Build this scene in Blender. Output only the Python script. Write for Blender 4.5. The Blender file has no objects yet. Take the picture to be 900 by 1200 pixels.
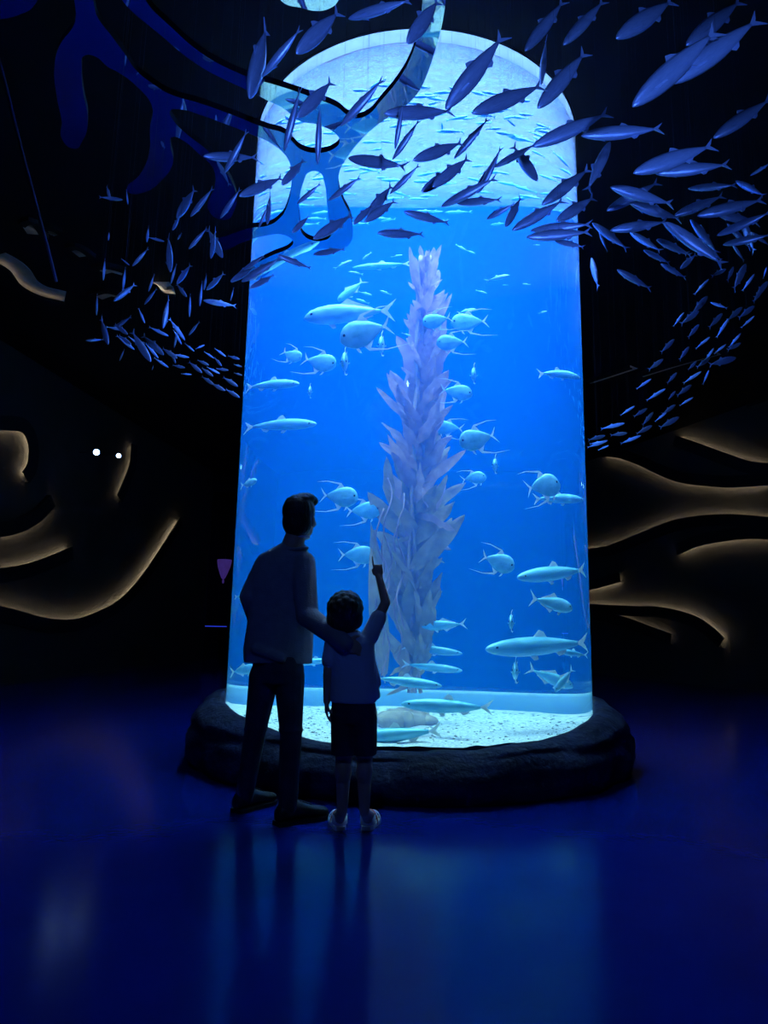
import bpy, bmesh, math, random
from mathutils import Vector, Matrix, noise
scene = bpy.context.scene
col = scene.collection
rnd = random.Random(7)

# ------------------------------------------------------------------ camera
FPX, PITCH, ROLL, EYE = 800.0, math.radians(9.63), math.radians(1.15), 1.03
_F = Vector((0, math.cos(PITCH), math.sin(PITCH)))
_R0 = Vector((1, 0, 0)); _U0 = Vector((0, -math.sin(PITCH), math.cos(PITCH)))
_R = _R0*math.cos(ROLL) + _U0*math.sin(ROLL)
_U = _U0*math.cos(ROLL) - _R0*math.sin(ROLL)
CAM = Vector((0, 0, EYE))
cam_d = bpy.data.cameras.new('camera'); cam = bpy.data.objects.new('camera', cam_d); col.objects.link(cam)
cam_d.sensor_fit = 'VERTICAL'; cam_d.sensor_height = 36; cam_d.sensor_width = 27
cam_d.lens = FPX/1200*36; cam_d.clip_start = .05; cam_d.clip_end = 100
cam.matrix_world = Matrix(((_R.x, _U.x, -_F.x, CAM.x), (_R.y, _U.y, -_F.y, CAM.y), (_R.z, _U.z, -_F.z, CAM.z), (0, 0, 0, 1)))
scene.camera = cam

# ------------------------------------------------------------------ world, exposure
w = bpy.data.worlds.new('world'); scene.world = w; w.use_nodes = True
w.node_tree.nodes['Background'].inputs[0].default_value = (.01, .02, .08, 1)
w.node_tree.nodes['Background'].inputs[1].default_value = .02
vs = scene.view_settings
vs.view_transform = 'Standard'; vs.look = 'None'; vs.gamma = 1; vs.use_curve_mapping = False; vs.exposure = 0.0
cy = scene.cycles
cy.use_denoising = True
cy.transparent_max_bounces = 24; cy.max_bounces = 10; cy.volume_bounces = 3; cy.sample_clamp_indirect = 8
cy.glossy_bounces = 4; cy.transmission_bounces = 8; cy.diffuse_bounces = 4

# key dimensions (metres)
TX, TY, TR, TTOP = 0.230, 5.944, 1.497, 5.465
SAND = .30; WS = 5.365
CEIL = 5.47
MIRROR = 3.5

# large lights: the lamp bank over the tank and added blue spots out of view in the hall
def light(name, kind, loc, power, color, target=None, **kw):
    d = bpy.data.lights.new(name, kind); o = bpy.data.objects.new(name, d); col.objects.link(o)
    d.energy = power; d.color = color; o.location = loc
    for k, v in kw.items(): setattr(d, k, v)
    if target is not None:
        o.rotation_euler = (Vector(target)-Vector(loc)).to_track_quat('-Z', 'Y').to_euler()
    return o
light('tank_lamp_light', 'AREA', (TX, TY, 6.25), 630, (.30, .52, 1.0), (TX, TY, 0), shape='DISK', size=2.7, spread=math.radians(75))
ADDED_SPOTS = [((-2.6, -1.6, .30), (-1.55, 4.6, 2.8), 480, 27), ((3.2, -1.6, .30), (2.1, 4.0, 3.0), 330, 42), ((.4, -1.7, .30), (.3, 3.0, 3.35), 760, 30),   # unseen floor uplights, added to light the fish from the front
         ((-.4, -2.2, 5.15), (-.2, 3.7, .8), 85, 46)]   # unseen ceiling spot, added as fill on the people
for i, (lp, tp, pw, ang) in enumerate(ADDED_SPOTS):
    light('added_hall_spot', 'SPOT', lp, pw, (.10, .26, 1.0), tp, spot_size=math.radians(ang), spot_blend=.7, shadow_soft_size=.06)

# ------------------------------------------------------------------ pixel helpers
def ray(px, py): return _R*(px-450) + _U*(600-py) + _F*FPX
def at_y(px, py, y):
    d = ray(px, py); return CAM + d*(y/d.y)
def at_z(px, py, z):
    d = ray(px, py); return CAM + d*((z-EYE)/d.z)
def tank_ray(px, py):
    """entry point on the acrylic, direction in the water, chord length"""
    for _ in range(400):
        d = ray(px, py).normalized(); q = Vector((d.x, d.y)); o2 = Vector((CAM.x-TX, CAM.y-TY))
        A = q.dot(q); B = q.dot(o2); D = B*B - A*(o2.dot(o2)-TR*TR)
        if D > 0 and math.sqrt(D)/math.sqrt(A) > .16*TR: break
        px += 1 if px < 480 else -1
    t = (-B-math.sqrt(D))/A; P = CAM+d*t; n = Vector((P.x-TX, P.y-TY, 0))/TR
    eta = 1/1.33; c1 = -n.dot(d); k_ = 1-eta*eta*(1-c1*c1); r = d*eta + n*(eta*c1-math.sqrt(k_))
    a = r.x**2+r.y**2; b_ = (P.x-TX)*r.x+(P.y-TY)*r.y
    return P, r, -2*b_/a
def tank_pt(px, py, s):
    P, r, L = tank_ray(px, py); return P+r*(L*s)
def tank_y(px, py, y):
    P, r, L = tank_ray(px, py); return P+r*max(.05*L, min(.95*L, (y-P.y)/r.y))
def at_plane(px, py, p0, n):
    d = ray(px, py); return CAM + d*((p0-CAM).dot(n)/d.dot(n))

# ------------------------------------------------------------------ materials
def mat(name, c1, c2=None, rough=.5, metal=0, scale=8, bump=0, bscale=None, emit=None, estr=0, spec=.5, trans=None, coat=0, detail=4, stretch=None):
    m = bpy.data.materials.new(name); m.use_nodes = True
    nt = m.node_tree; N = nt.nodes; L = nt.links
    b = N['Principled BSDF']
    c2 = c2 or tuple(min(1, x*1.25) for x in c1)
    tc = N.new('ShaderNodeTexCoord'); src = tc.outputs['Object']
    if stretch:
        mp = N.new('ShaderNodeMapping'); mp.inputs['Scale'].default_value = stretch
        L.new(src, mp.inputs[0]); src = mp.outputs[0]
    nz = N.new('ShaderNodeTexNoise'); nz.inputs['Scale'].default_value = scale; nz.inputs['Detail'].default_value = detail
    L.new(src, nz.inputs['Vector'])
    rp = N.new('ShaderNodeValToRGB'); rp.color_ramp.elements[0].position = .3; rp.color_ramp.elements[1].position = .7
    rp.color_ramp.elements[0].color = (*c1, 1); rp.color_ramp.elements[1].color = (*c2, 1)
    L.new(nz.outputs['Fac'], rp.inputs[0]); L.new(rp.outputs[0], b.inputs['Base Color'])
    b.inputs['Roughness'].default_value = rough; b.inputs['Metallic'].default_value = metal
    b.inputs['Specular IOR Level'].default_value = spec
    if coat: b.inputs['Coat Weight'].default_value = coat; b.inputs['Coat Roughness'].default_value = .1
    if bump:
        n2 = N.new('ShaderNodeTexNoise'); n2.inputs['Scale'].default_value = bscale or scale*3; n2.inputs['Detail'].default_value = 5
        L.new(src, n2.inputs['Vector'])
        bp = N.new('ShaderNodeBump'); bp.inputs['Strength'].default_value = bump; bp.inputs['Distance'].default_value = .02
        L.new(n2.outputs['Fac'], bp.inputs['Height']); L.new(bp.outputs[0], b.inputs['Normal'])
    if emit:
        b.inputs['Emission Color'].default_value = (*emit, 1); b.inputs['Emission Strength'].default_value = estr
    if trans:
        out = N['Material Output']; t = N.new('ShaderNodeBsdfTranslucent'); L.new(rp.outputs[0], t.inputs[0])
        mx = N.new('ShaderNodeMixShader'); mx.inputs[0].default_value = trans
        L.new(b.outputs[0], mx.inputs[1]); L.new(t.outputs[0], mx.inputs[2]); L.new(mx.outputs[0], out.inputs[0])
    return m

M = {}
M['floor'] = mat('floor_epoxy', (.0015, .012, .20), (.003, .018, .25), rough=.16, scale=1.5, bump=.02, bscale=30, spec=.2)
M['wall'] = mat('wall_plaster', (.022, .020, .017), (.028, .026, .022), rough=.95, scale=3, bump=.15, bscale=40)
M['plaster'] = mat('pale_plaster', (.32, .30, .26), (.40, .37, .32), rough=.9)
M['dark'] = mat('dark_paint', (.002, .002, .005), (.003, .003, .007), rough=.8, scale=4, spec=.2)
M['navy'] = mat('navy_paint', (.003, .004, .014), (.005, .006, .020), rough=.7, scale=3, spec=.2)
M['relief'] = mat('relief_panel', (.008, .008, .010), (.012, .012, .014), rough=.85, scale=6, spec=.15)
M['led'] = mat('led_warm', (1, .8, .55), emit=(1, .80, .53), estr=52)
M['led_dim'] = mat('led_warm_dim', (1, .8, .55), emit=(1, .80, .53), estr=20)
M['led_faint'] = mat('led_warm_faint', (1, .8, .55), emit=(1, .80, .53), estr=2.2)
M['rock'] = mat('base_rock', (.003, .006, .030), (.013, .021, .085), spec=.25, rough=.8, scale=5, bump=.9, bscale=22, detail=8)
M['sand'] = mat('white_sand', (.24, .31, .40), (.62, .72, .80), rough=.9, scale=48, bump=.6, bscale=40, detail=9)
M['rim'] = mat('white_rim', (.75, .78, .8), rough=.5)
M['ledge'] = mat('blue_grey_ledge', (.16, .34, .46), (.20, .40, .52), rough=.6)
M['pebble'] = mat('dark_pebble', (.10, .13, .16), (.26, .30, .34), rough=.8, scale=15)
M['ring'] = mat('added_diffuser_ring', (.20, .27, .31), rough=.6, trans=.92)  # translucent so the added ring glows as pale as the water surface
M['white'] = mat('grey_lining', (.085, .09, .11), rough=.6)
M['sculpt'] = mat('brushed_blue_metal', (.34, .48, .80), (.46, .60, .92), rough=.34, metal=.55, scale=6, bump=.1, stretch=(2, 12, 12))
M['wire'] = mat('nylon_wire', (.02, .025, .04), rough=.6)
M['mirror'] = mat('mirror_steel', (.66, .70, .78), (.70, .74, .82), rough=.025, metal=1, scale=2)
M['kelp'] = mat('kelp_blade', (.36, .24, .26), (.54, .37, .37), rough=.45, scale=5, bump=.5, bscale=14, trans=.35)
M['kelp_old'] = mat('kelp_blade_old', (.27, .22, .15), (.42, .34, .23), rough=.5, scale=5, bump=.5, bscale=14, trans=.35)
M['stalk'] = mat('kelp_stalk', (.30, .22, .20), (.45, .36, .32), rough=.6, scale=10)
M['holdfast'] = mat('kelp_holdfast', (.30, .27, .22), (.55, .5, .42), rough=.8, scale=7, bump=.6)
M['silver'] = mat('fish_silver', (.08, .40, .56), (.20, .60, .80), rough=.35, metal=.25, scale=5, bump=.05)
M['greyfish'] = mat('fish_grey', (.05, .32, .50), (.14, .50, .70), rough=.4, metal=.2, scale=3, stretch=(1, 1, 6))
M['fin'] = mat('fish_fin', (.55, .66, .70), (.8, .88, .9), rough=.5, trans=.4)
M['eye'] = mat('fish_eye', (.01, .01, .012), rough=.15)
M['skin'] = mat('skin', (.50, .31, .23), (.56, .36, .27), rough=.55, scale=12)
M['hair'] = mat('black_hair', (.008, .007, .007), (.02, .017, .016), rough=.55, scale=30, bump=.5, bscale=60, stretch=(1, 1, .2))
M['jacket'] = mat('jacket_cloth', (.24, .25, .30), (.30, .31, .36), rough=.9, scale=20, bump=.2, bscale=120, spec=.2)
M['jeans'] = mat('jeans_denim', (.030, .036, .06), (.055, .065, .10), rough=.9, scale=10, bump=.2, bscale=120, spec=.2)
M['tee'] = mat('pale_blue_cotton', (.48, .56, .70), (.56, .64, .76), rough=.9, scale=8, bump=.2, bscale=80, spec=.2)
M['shorts'] = mat('navy_shorts', (.020, .024, .045), (.035, .04, .07), rough=.9, scale=10, spec=.2)
M['shoe'] = mat('black_leather', (.008, .008, .009), (.014, .014, .016), rough=.45)
M['sole'] = mat('dark_rubber', (.012, .012, .012), rough=.8)
M['sandal'] = mat('white_sandal', (.75, .77, .8), rough=.5)
M['red'] = mat('red_strap', (.5, .05, .04), rough=.5)
M['bluelamp'] = mat('spot_lens', (.8, .9, 1), emit=(.30, .55, 1), estr=17)
M['purple'] = mat('purple_glow', (.4, .2, .7), emit=(.30, .14, 1), estr=.09)
M['metal'] = mat('black_metal', (.012, .012, .015), rough=.4, metal=.6)
M['bluescreen'] = mat('blue_display', (.05, .1, .5), emit=(.03, .06, .8), estr=.6)

def node_mat(name):
    m = bpy.data.materials.new(name); m.use_nodes = True
    nt = m.node_tree; nt.nodes.clear(); out = nt.nodes.new('ShaderNodeOutputMaterial')
    return m, nt, out
# wall of the tank: bends light like the water behind it
m, nt, out = node_mat('acrylic'); M['acrylic'] = m
gl = nt.nodes.new('ShaderNodeBsdfGlass'); gl.inputs['IOR'].default_value = 1.33; gl.inputs['Roughness'].default_value = 0; gl.inputs['Color'].default_value = (.99, 1, 1, 1)
nt.links.new(gl.outputs[0], out.inputs[0])
# water body: scattering and absorbing volume
m, nt, out = node_mat('sea_water'); M['water'] = m
sc = nt.nodes.new('ShaderNodeVolumeScatter'); sc.inputs['Color'].default_value = (.004, .21, 1.0, 1); sc.inputs['Density'].default_value = .24; sc.inputs['Anisotropy'].default_value = .0
ab = nt.nodes.new('ShaderNodeVolumeAbsorption'); ab.inputs['Color'].default_value = (.25, .78, 1.0, 1); ab.inputs['Density'].default_value = .16
ad = nt.nodes.new('ShaderNodeAddShader')
nt.links.new(sc.outputs[0], ad.inputs[0]); nt.links.new(ab.outputs[0], ad.inputs[1]); nt.links.new(ad.outputs[0], out.inputs['Volume'])
# water surface: rippled skin that passes and scatters lamp light
m, nt, out = node_mat('water_surface'); M['surface'] = m
tr = nt.nodes.new('ShaderNodeBsdfTransparent'); tl = nt.nodes.new('ShaderNodeBsdfTranslucent'); tl.inputs[0].default_value = (.8, .92, 1, 1)
gl = nt.nodes.new('ShaderNodeBsdfGlossy'); gl.inputs['Roughness'].default_value = .08
tc = nt.nodes.new('ShaderNodeTexCoord'); nz = nt.nodes.new('ShaderNodeTexNoise'); nz.inputs['Scale'].default_value = 7; nz.inputs['Detail'].default_value = 3
bp = nt.nodes.new('ShaderNodeBump'); bp.inputs['Strength'].default_value = 1.0; bp.inputs['Distance'].default_value = .08
nt.links.new(tc.outputs['Object'], nz.inputs['Vector']); nt.links.new(nz.outputs['Fac'], bp.inputs['Height'])
nt.links.new(bp.outputs[0], gl.inputs['Normal']); nt.links.new(bp.outputs[0], tl.inputs['Normal'])
m1 = nt.nodes.new('ShaderNodeMixShader'); m1.inputs[0].default_value = .055
m2 = nt.nodes.new('ShaderNodeMixShader'); m2.inputs[0].default_value = .48
nt.links.new(tr.outputs[0], m1.inputs[1]); nt.links.new(tl.outputs[0], m1.inputs[2])
nt.links.new(m1.outputs[0], m2.inputs[1]); nt.links.new(gl.outputs[0], m2.inputs[2]); nt.links.new(m2.outputs[0], out.inputs[0])

# ------------------------------------------------------------------ mesh helpers
class MB:
    def __init__(s): s.v = []; s.f = []
    def box(s, c, h, R=None):
        b = len(s.v); c = Vector(c)
        for x in (-1, 1):
            for y in (-1, 1):
                for z in (-1, 1):
                    p = Vector((x*h[0], y*h[1], z*h[2])); s.v.append(c + (R @ p if R else p))
        s.f += [[b+i for i in q] for q in ((0, 1, 3, 2), (4, 6, 7, 5), (0, 4, 5, 1), (2, 3, 7, 6), (0, 2, 6, 4), (1, 5, 7, 3))]
    def rings(s, rings, cap=True, closed=False):
        b = len(s.v); n = len(rings[0])
        for r in rings: s.v += [Vector(p) for p in r]
        k = len(rings)
        for i in range(k if closed else k-1):
            for j in range(n):
                a = b+i*n; c = b+((i+1) % k)*n
                s.f.append([a+j, a+(j+1) % n, c+(j+1) % n, c+j])
        if cap and not closed:
            s.f.append([b+j for j in range(n)][::-1]); s.f.append([b+(k-1)*n+j for j in range(n)])
    def tube(s, pts, r, n=6, closed=False):
        pts = [Vector(p) for p in pts]; rr = r if isinstance(r, (list, tuple)) else [r]*len(pts)
        out = []
        for i, p in enumerate(pts):
            if closed: d = pts[(i+1) % len(pts)]-pts[i-1]
            else: d = pts[min(i+1, len(pts)-1)]-pts[max(i-1, 0)]
            d.normalize(); a = d.cross(Vector((0, 0, 1)))
            if a.length < 1e-3: a = d.cross(Vector((0, 1, 0)))
            a.normalize(); b = d.cross(a)
            out.append([p + a*math.cos(2*math.pi*j/n)*rr[i] + b*math.sin(2*math.pi*j/n)*rr[i] for j in range(n)])
        s.rings(out, closed=closed)
    def ell(s, c, rad, R=None, nu=16, nv=10):
        c = Vector(c); rings = []
        for i in range(1, nv):
            t = math.pi*i/nv; ring = []
            for j in range(nu):
                a = 2*math.pi*j/nu
                p = Vector((rad[0]*math.sin(t)*math.cos(a), rad[1]*math.sin(t)*math.sin(a), rad[2]*math.cos(t)))
                ring.append(c + (R @ p if R else p))
            rings.append(ring)
        s.rings(rings)
    def cap(s, p0, r0, p1, r1, n=14):
        p0 = Vector(p0); p1 = Vector(p1); d = (p1-p0); ln = d.length or 1e-5; d = d/ln
        a = d.cross(Vector((0, 0, 1)))
        if a.length < 1e-3: a = d.cross(Vector((0, 1, 0)))
        a.normalize(); b = d.cross(a); rings = []
        for k in range(1, 5):
            t = math.pi/2*k/4; rings.append((p0 - d*r0*math.cos(t), r0*math.sin(t)))
        for k in range(0, 4):
            t = math.pi/2*k/4; rings.append((p1 + d*r1*math.sin(t), r1*math.cos(t)))
        s.rings([[c + a*math.cos(2*math.pi*j/n)*r + b*math.sin(2*math.pi*j/n)*r for j in range(n)] for c, r in rings])
    def plate(s, outline, th, axis=1):
        """flat fin: outline of (x,z) points, thickness th along y"""
        b = len(s.v); n = len(outline)
        for sg in (-1, 1):
            for x, z in outline: s.v.append(Vector((x, sg*th/2, z)))
        s.f.append([b+j for j in range(n)]); s.f.append([b+n+j for j in range(n)][::-1])
        for j in range(n): s.f.append([b+j, b+n+j, b+n+(j+1) % n, b+(j+1) % n])
    def mesh(s, name, material, smooth=True):
        me = bpy.data.meshes.new(name); me.from_pydata([tuple(p) for p in s.v], [], s.f)
        bm = bmesh.new(); bm.from_mesh(me); bmesh.ops.recalc_face_normals(bm, faces=bm.faces); bm.to_mesh(me); bm.free()
        if smooth: me.polygons.foreach_set('use_smooth', [True]*len(me.polygons))
        if material: me.materials.append(material)
        me.update(); return me
    def build(s, name, material, parent=None, smooth=True, off=None):
        if off is not None: s.v = [Vector(p)-off for p in s.v]
        return link(name, s.mesh(name, material, smooth), parent)

def link(name, me, parent=None, mw=None):
    o = bpy.data.objects.new(name, me); col.objects.link(o)
    if parent: o.parent = parent
    if mw is not None: o.matrix_basis = mw
    return o
def tag(o, label=None, cat=None, group=None, kind=None):
    if label: o['label'] = label
    if cat: o['category'] = cat
    if group: o['group'] = group
    if kind: o['kind'] = kind
    return o
def empty(name, loc=(0, 0, 0)):
    o = bpy.data.objects.new(name, None); o.location = loc; o.empty_display_size = .05; col.objects.link(o); return o
def grid_mesh(name, material, nu, nv, fn, closed_u=False):
    b = MB(); n = nu if closed_u else nu+1
    for j in range(nv+1):
        for i in range(n): b.v.append(Vector(fn(i/nu, j/nv)))
    for j in range(nv):
        for i in range(nu):
            i2 = (i+1) % n; b.f.append([j*n+i, j*n+i2, (j+1)*n+i2, (j+1)*n+i])
    return b.mesh(name, material)
def lerp_curve(pts, n=8):
    """Catmull-Rom through points"""
    P = [Vector(p) for p in pts]; out = []
    for i in range(len(P)-1):
        p0 = P[max(i-1, 0)]; p1 = P[i]; p2 = P[i+1]; p3 = P[min(i+2, len(P)-1)]
        for k in range(n):
            t = k/n
            out.append(.5*((2*p1)+(-p0+p2)*t+(2*p0-5*p1+4*p2-p3)*t*t+(-p0+3*p1-3*p2+p3)*t**3))
    out.append(P[-1]); return out

# ------------------------------------------------------------------ room shell
def quad_wall(name, pts, material, th_dir):
    b = MB(); n = len(pts); t = Vector(th_dir)
    b.v = [Vector(p) for p in pts]+[Vector(p)+t for p in pts]
    b.f = [list(range(n)), list(range(n, 2*n))[::-1]]+[[i, (i+1) % n, n+(i+1) % n, n+i] for i in range(n)]
    return tag(b.build(name, material, smooth=False), kind='structure')
LA = at_z(0, 803, 0); LB = at_z(210, 778, 0); RA = at_z(900, 812, 0); RB = at_z(700, 790, 0)
BACK = max(LB.y, RB.y)+1.5; FRONT = -5.0
def along(A, B, y): return A + (B-A)*((y-A.y)/(B.y-A.y))
L0, L1 = along(LA, LB, FRONT), along(LA, LB, BACK)
R0, R1 = along(RA, RB, FRONT), along(RA, RB, BACK)
UP = Vector((0, 0, CEIL))
quad_wall('floor', [L0, R0, R1, L1], M['floor'], (0, 0, -.1))
quad_wall('wall_left', [L0, L1, L1+UP, L0+UP], M['wall'], (-.1, 0, 0))
quad_wall('wall_right', [R0, R1, R1+UP, R0+UP], M['wall'], (.1, 0, 0))
quad_wall('wall_front', [L0, R0, R0+UP, L0+UP], M['dark'], (0, -.1, 0))
# rear wall with an opening into the next gallery
OPL, OPR = at_y(216, 700, BACK).x, at_y(292, 700, BACK).x
def brect(x0, x1, z0, z1, name): return quad_wall(name, [(x0, BACK, z0), (x1, BACK, z0), (x1, BACK, z1), (x0, BACK, z1)], M['navy'], (0, .15, 0))
OPZ = at_y(250, 575, BACK).z
wb = brect(L1.x, OPL, 0, CEIL, 'wall_back')
for nm, a in (('wall_back_segment', (OPR, R1.x, 0, CEIL)), ('wall_back_segment', (OPL, OPR, OPZ, CEIL))):
    brect(*a, nm)
AY = BACK+3.5
quad_wall('wall_alcove', [(OPL-1.5, AY, 0), (OPR+2, AY, 0), (OPR+2, AY, CEIL), (OPL-1.5, AY, CEIL)], M['navy'], (0, .1, 0))
quad_wall('ceiling_alcove', [(OPL-1.5, BACK, CEIL), (OPR+2, BACK, CEIL), (OPR+2, AY, CEIL), (OPL-1.5, AY, CEIL)], M['dark'], (0, 0, .1))
quad_wall('floor_alcove', [(OPL-1.5, BACK, 0), (OPR+2, BACK, 0), (OPR+2, AY, 0), (OPL-1.5, AY, 0)], M['floor'], (0, 0, -.1))
# ceiling slab with a round opening over the tank
b = MB(); K = 96; HR = TR+.0
outer = []
cx, cy_ = TX, TY
for i in range(K):
    a = 2*math.pi*i/K; d = Vector((math.cos(a), math.sin(a)))
    t = 1e9
    for lim, comp, c in ((BACK+.1, d.y, cy_), (FRONT-.1, d.y, cy_), (14, d.x, cx), (-12, d.x, cx)):
        if abs(comp) > 1e-6:
            q = (lim-c)/comp
            if q > 0: t = min(t, q)
    outer.append((cx+d.x*t, cy_+d.y*t))
inner = [(cx+math.cos(2*math.pi*i/K)*HR, cy_+math.sin(2*math.pi*i/K)*HR) for i in range(K)]
b.v = [Vector((*p, CEIL)) for p in inner]+[Vector((*p, CEIL)) for p in outer]+[Vector((*p, CEIL+.08)) for p in inner]+[Vector((*p, CEIL+.08)) for p in outer]
for i in range(K):
    j = (i+1) % K
    b.f += [[i, j, K+j, K+i], [2*K+i, 3*K+i, 3*K+j, 2*K+j], [i, 2*K+i, 2*K+j, j]]
tag(b.build('ceiling', M['dark'], smooth=False), kind='structure')

# ------------------------------------------------------------------ glowing reliefs
def relief(name, curve_px, side, p0, n, label, led='led', w=.24, t=.085, cat='wall relief', group=None, plate=0):
    """A raised dark lip along a traced curve with an LED strip tucked under its inner edge.
    side = pixel that lies on the glowing side."""
    n = n.normalized()
    pts = lerp_curve([at_plane(x, y, p0, n) for x, y in curve_px], 6)
    sp = at_plane(*side, p0, n); mid = pts[len(pts)//2]
    root = empty(name, pts[len(pts)//2]); tag(root, label, cat, group)
    off = root.location.copy()
    lip, strip, pl = [], [], []
    for i, p in enumerate(pts):
        d = (pts[min(i+1, len(pts)-1)]-pts[max(i-1, 0)]).normalized(); u = n.cross(d).normalized()
        if i == 0: sgn = 1 if u.dot(sp-mid) > 0 else -1
        u = u*sgn
        q = [(-w, -.01), (-w, t), (0, t), (0, t*.66), (-.015, t*.66), (-.015, t-.02), (-w+.02, t-.02), (-w+.02, -.01)]
        if plate: pl.append([p-u*w*.9+n*.002, p+u*plate+n*.002, p+u*plate+n*.006, p-u*w*.9+n*.006])
        lip.append([p+u*a+n*h for a, h in q])
        strip.append(p - u*w*.26 + n*(t*.80))
    b = MB(); b.rings(lip); b.build('lip', M['relief'], root, smooth=False, off=off)
    b = MB(); b.tube(strip[1:-1], .010, 5); b.build('led_strip', M[led], root, off=off)
    if plate: b = MB(); b.rings(pl); b.build('plaster_strip', M['plaster'], root, smooth=False, off=off)
    return root
NL = Vector(((LB-LA).y, -(LB-LA).x, 0)).normalized()
if NL.x < 0: NL = -NL
NR = Vector(((RB-RA).y, -(RB-RA).x, 0)).normalized()
if NR.x > 0: NR = -NR
relief('wall_relief', [(686, 535), (705, 535), (727, 537), (750, 545), (775, 557), (800, 566), (830, 570), (860, 572), (905, 569)], (760, 585), RA, NR, 'upper wavy lip of the long pinched glowing band on the wall')
relief('wall_relief', [(686, 643), (710, 641), (735, 632), (760, 622), (785, 612), (810, 606), (840, 603), (870, 603), (905, 606)], (760, 590), RA, NR, 'lower wavy lip of the long pinched glowing band on the wall')
relief('wall_relief', [(797, 651), (820, 641), (850, 635), (880, 632), (905, 633)], (850, 670), RA, NR, 'arched glowing lip on the wall over the dark bulging panel')
relief('wall_relief', [(686, 693), (705, 689), (730, 682)], (715, 700), RA, NR, 'short rising glowing lip on the wall close beside the tank')
relief('wall_relief', [(686, 707), (720, 709), (750, 710), (775, 711), (800, 716), (820, 723), (838, 735), (852, 748)], (770, 690), RA, NR, 'glowing lip on the wall that bends down like a shoulder')
relief('wall_relief', [(686, 714), (710, 717), (735, 723), (760, 732), (790, 743)], (760, 715), RA, NR, 'lowest thin sloping glowing lip on the wall beside the tank', led='led_dim')
relief('wall_relief', [(795, 511), (820, 519), (850, 530), (880, 540), (905, 543)], (860, 510), RA, NR, 'highest sloping glowing lip on the wall under the hanging fish')
relief('wall_relief', [(-6, 505), (12, 505), (22, 507), (28, 516), (30, 530), (28, 544), (22, 553)], (10, 530), LA, NL, 'rounded glowing wall lip like a fingertip, opposite the dark rear opening')
relief('wall_relief', [(-6, 630), (20, 624), (40, 613), (52, 602), (60, 593)], (35, 640), LA, NL, 'upper lip of the small rising glowing crescent on the wall')
relief('wall_relief', [(-6, 666), (25, 661), (50, 653), (80, 641)], (30, 640), LA, NL, 'lower lip of the small rising glowing crescent on the wall')
relief('wall_relief', [(-6, 710), (20, 716), (45, 723), (75, 726), (100, 721), (130, 707), (150, 690), (170, 665), (190, 635), (208, 607)], (100, 680), LA, NL, 'largest glowing wall lip, sweeping up like a ski slope')
relief('wall_relief', [(151, 520), (149, 543), (142, 562), (134, 580)], (120, 545), LA, NL, 'faint upright glowing wall lip beside the two bright spotlights', led='led_dim')
CP = Vector((0, 0, CEIL)); CN = Vector((0, 0, -1))
relief('ceiling_relief', [(-8, 300), (12, 312), (26, 330), (48, 342), (76, 349)], (50, 315), CP, CN, 'long dim beige curved ceiling cove near the slanting cable', led='led_faint', w=.15, t=.085, cat='ceiling relief', plate=.22)
for k, (c, s, lb) in enumerate([([(30, 262), (38, 259), (49, 275)], (34, 272), 'tiny hooked glowing ceiling cove above the long beige curve'),
                  ([(51, 267), (60, 266), (69, 270)], (60, 274), 'tiny arched glowing ceiling cove touching the slanting cable'),
                  ([(82, 290), (92, 289), (106, 299)], (90, 300), 'small glowing ceiling cove with a notched end'),
                  ([(112, 314), (126, 311), (146, 316)], (126, 322), 'pointed glowing ceiling cove behind the hanging fish, upper of two'),
                  ([(108, 345), (124, 340), (140, 343)], (122, 350), 'pointed glowing ceiling cove behind the hanging fish, lower of two'),
                  ([(184, 330), (192, 340), (205, 342)], (196, 333), 'little glowing ceiling cove in the thick of the hanging fish'),
                  ([(686, 447), (714, 438), (741, 429)], (715, 444), 'thin glowing ceiling cove beside the upper tank edge'),
                  ([(748, 439), (790, 426), (840, 412)], (800, 430), 'thin glowing ceiling cove behind the trailing small fish'),
                  ([(820, 497), (860, 484), (905, 462)], (860, 492), 'wavy dim ceiling cove over the highest wall lip')]):
    relief('ceiling_relief', c, s, CP, CN, lb, led='led', w=.08, t=.055, cat='ceiling relief', plate=.16)

# ------------------------------------------------------------------ aquarium
tank = tag(empty('aquarium_tank', (TX, TY, 0)), 'tall cylindrical glowing blue aquarium rising to the ceiling', 'aquarium')
def cyl(r, z0, z1, n=96, cap=False):
    b = MB(); b.rings([[(r*math.cos(2*math.pi*i/n), r*math.sin(2*math.pi*i/n), z) for i in range(n)] for z in (z0, z1)], cap=cap); return b
cyl(TR, .2, TTOP+.02).build('acrylic_wall', M['acrylic'], tank)
o = cyl(TR-.012, SAND-.15, WS-.01, cap=True).build('water', M['water'], tank, smooth=False)
def surf(u, v):
    a = 2*math.pi*u; r = v*(TR-.02); x, y = r*math.cos(a), r*math.sin(a)
    return (x, y, WS + .03*noise.noise((x*2.2, y*2.2, 0)) + .015*noise.noise((x*6, y*6, 3)))
link('water_surface', grid_mesh('water_surface', M['surface'], 96, 30, surf, True), tank)
def sandf(u, v):
    a = 2*math.pi*u; r = v*(TR-.03); x, y = r*math.cos(a), r*math.sin(a)
    return (x, y, SAND + .035*noise.noise((x*1.7, y*1.7, 5)) + .014*noise.noise((x*7, y*7, 2)) + .006*noise.noise((x*22, y*22, 2)))
link('sand_bed', grid_mesh('sand_bed', M['sand'], 120, 50, sandf, True), tank)
b = MB()
b.rings([[(r*math.cos(2*math.pi*i/96), r*math.sin(2*math.pi*i/96), z) for i in range(96)] for r, z in ((TR-.016, SAND-.12), (TR-.016, SAND+.155), (TR-.03, SAND+.16), (TR-.055, SAND+.15), (TR-.062, SAND+.13), (TR-.062, SAND-.12))], closed=True)
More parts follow.
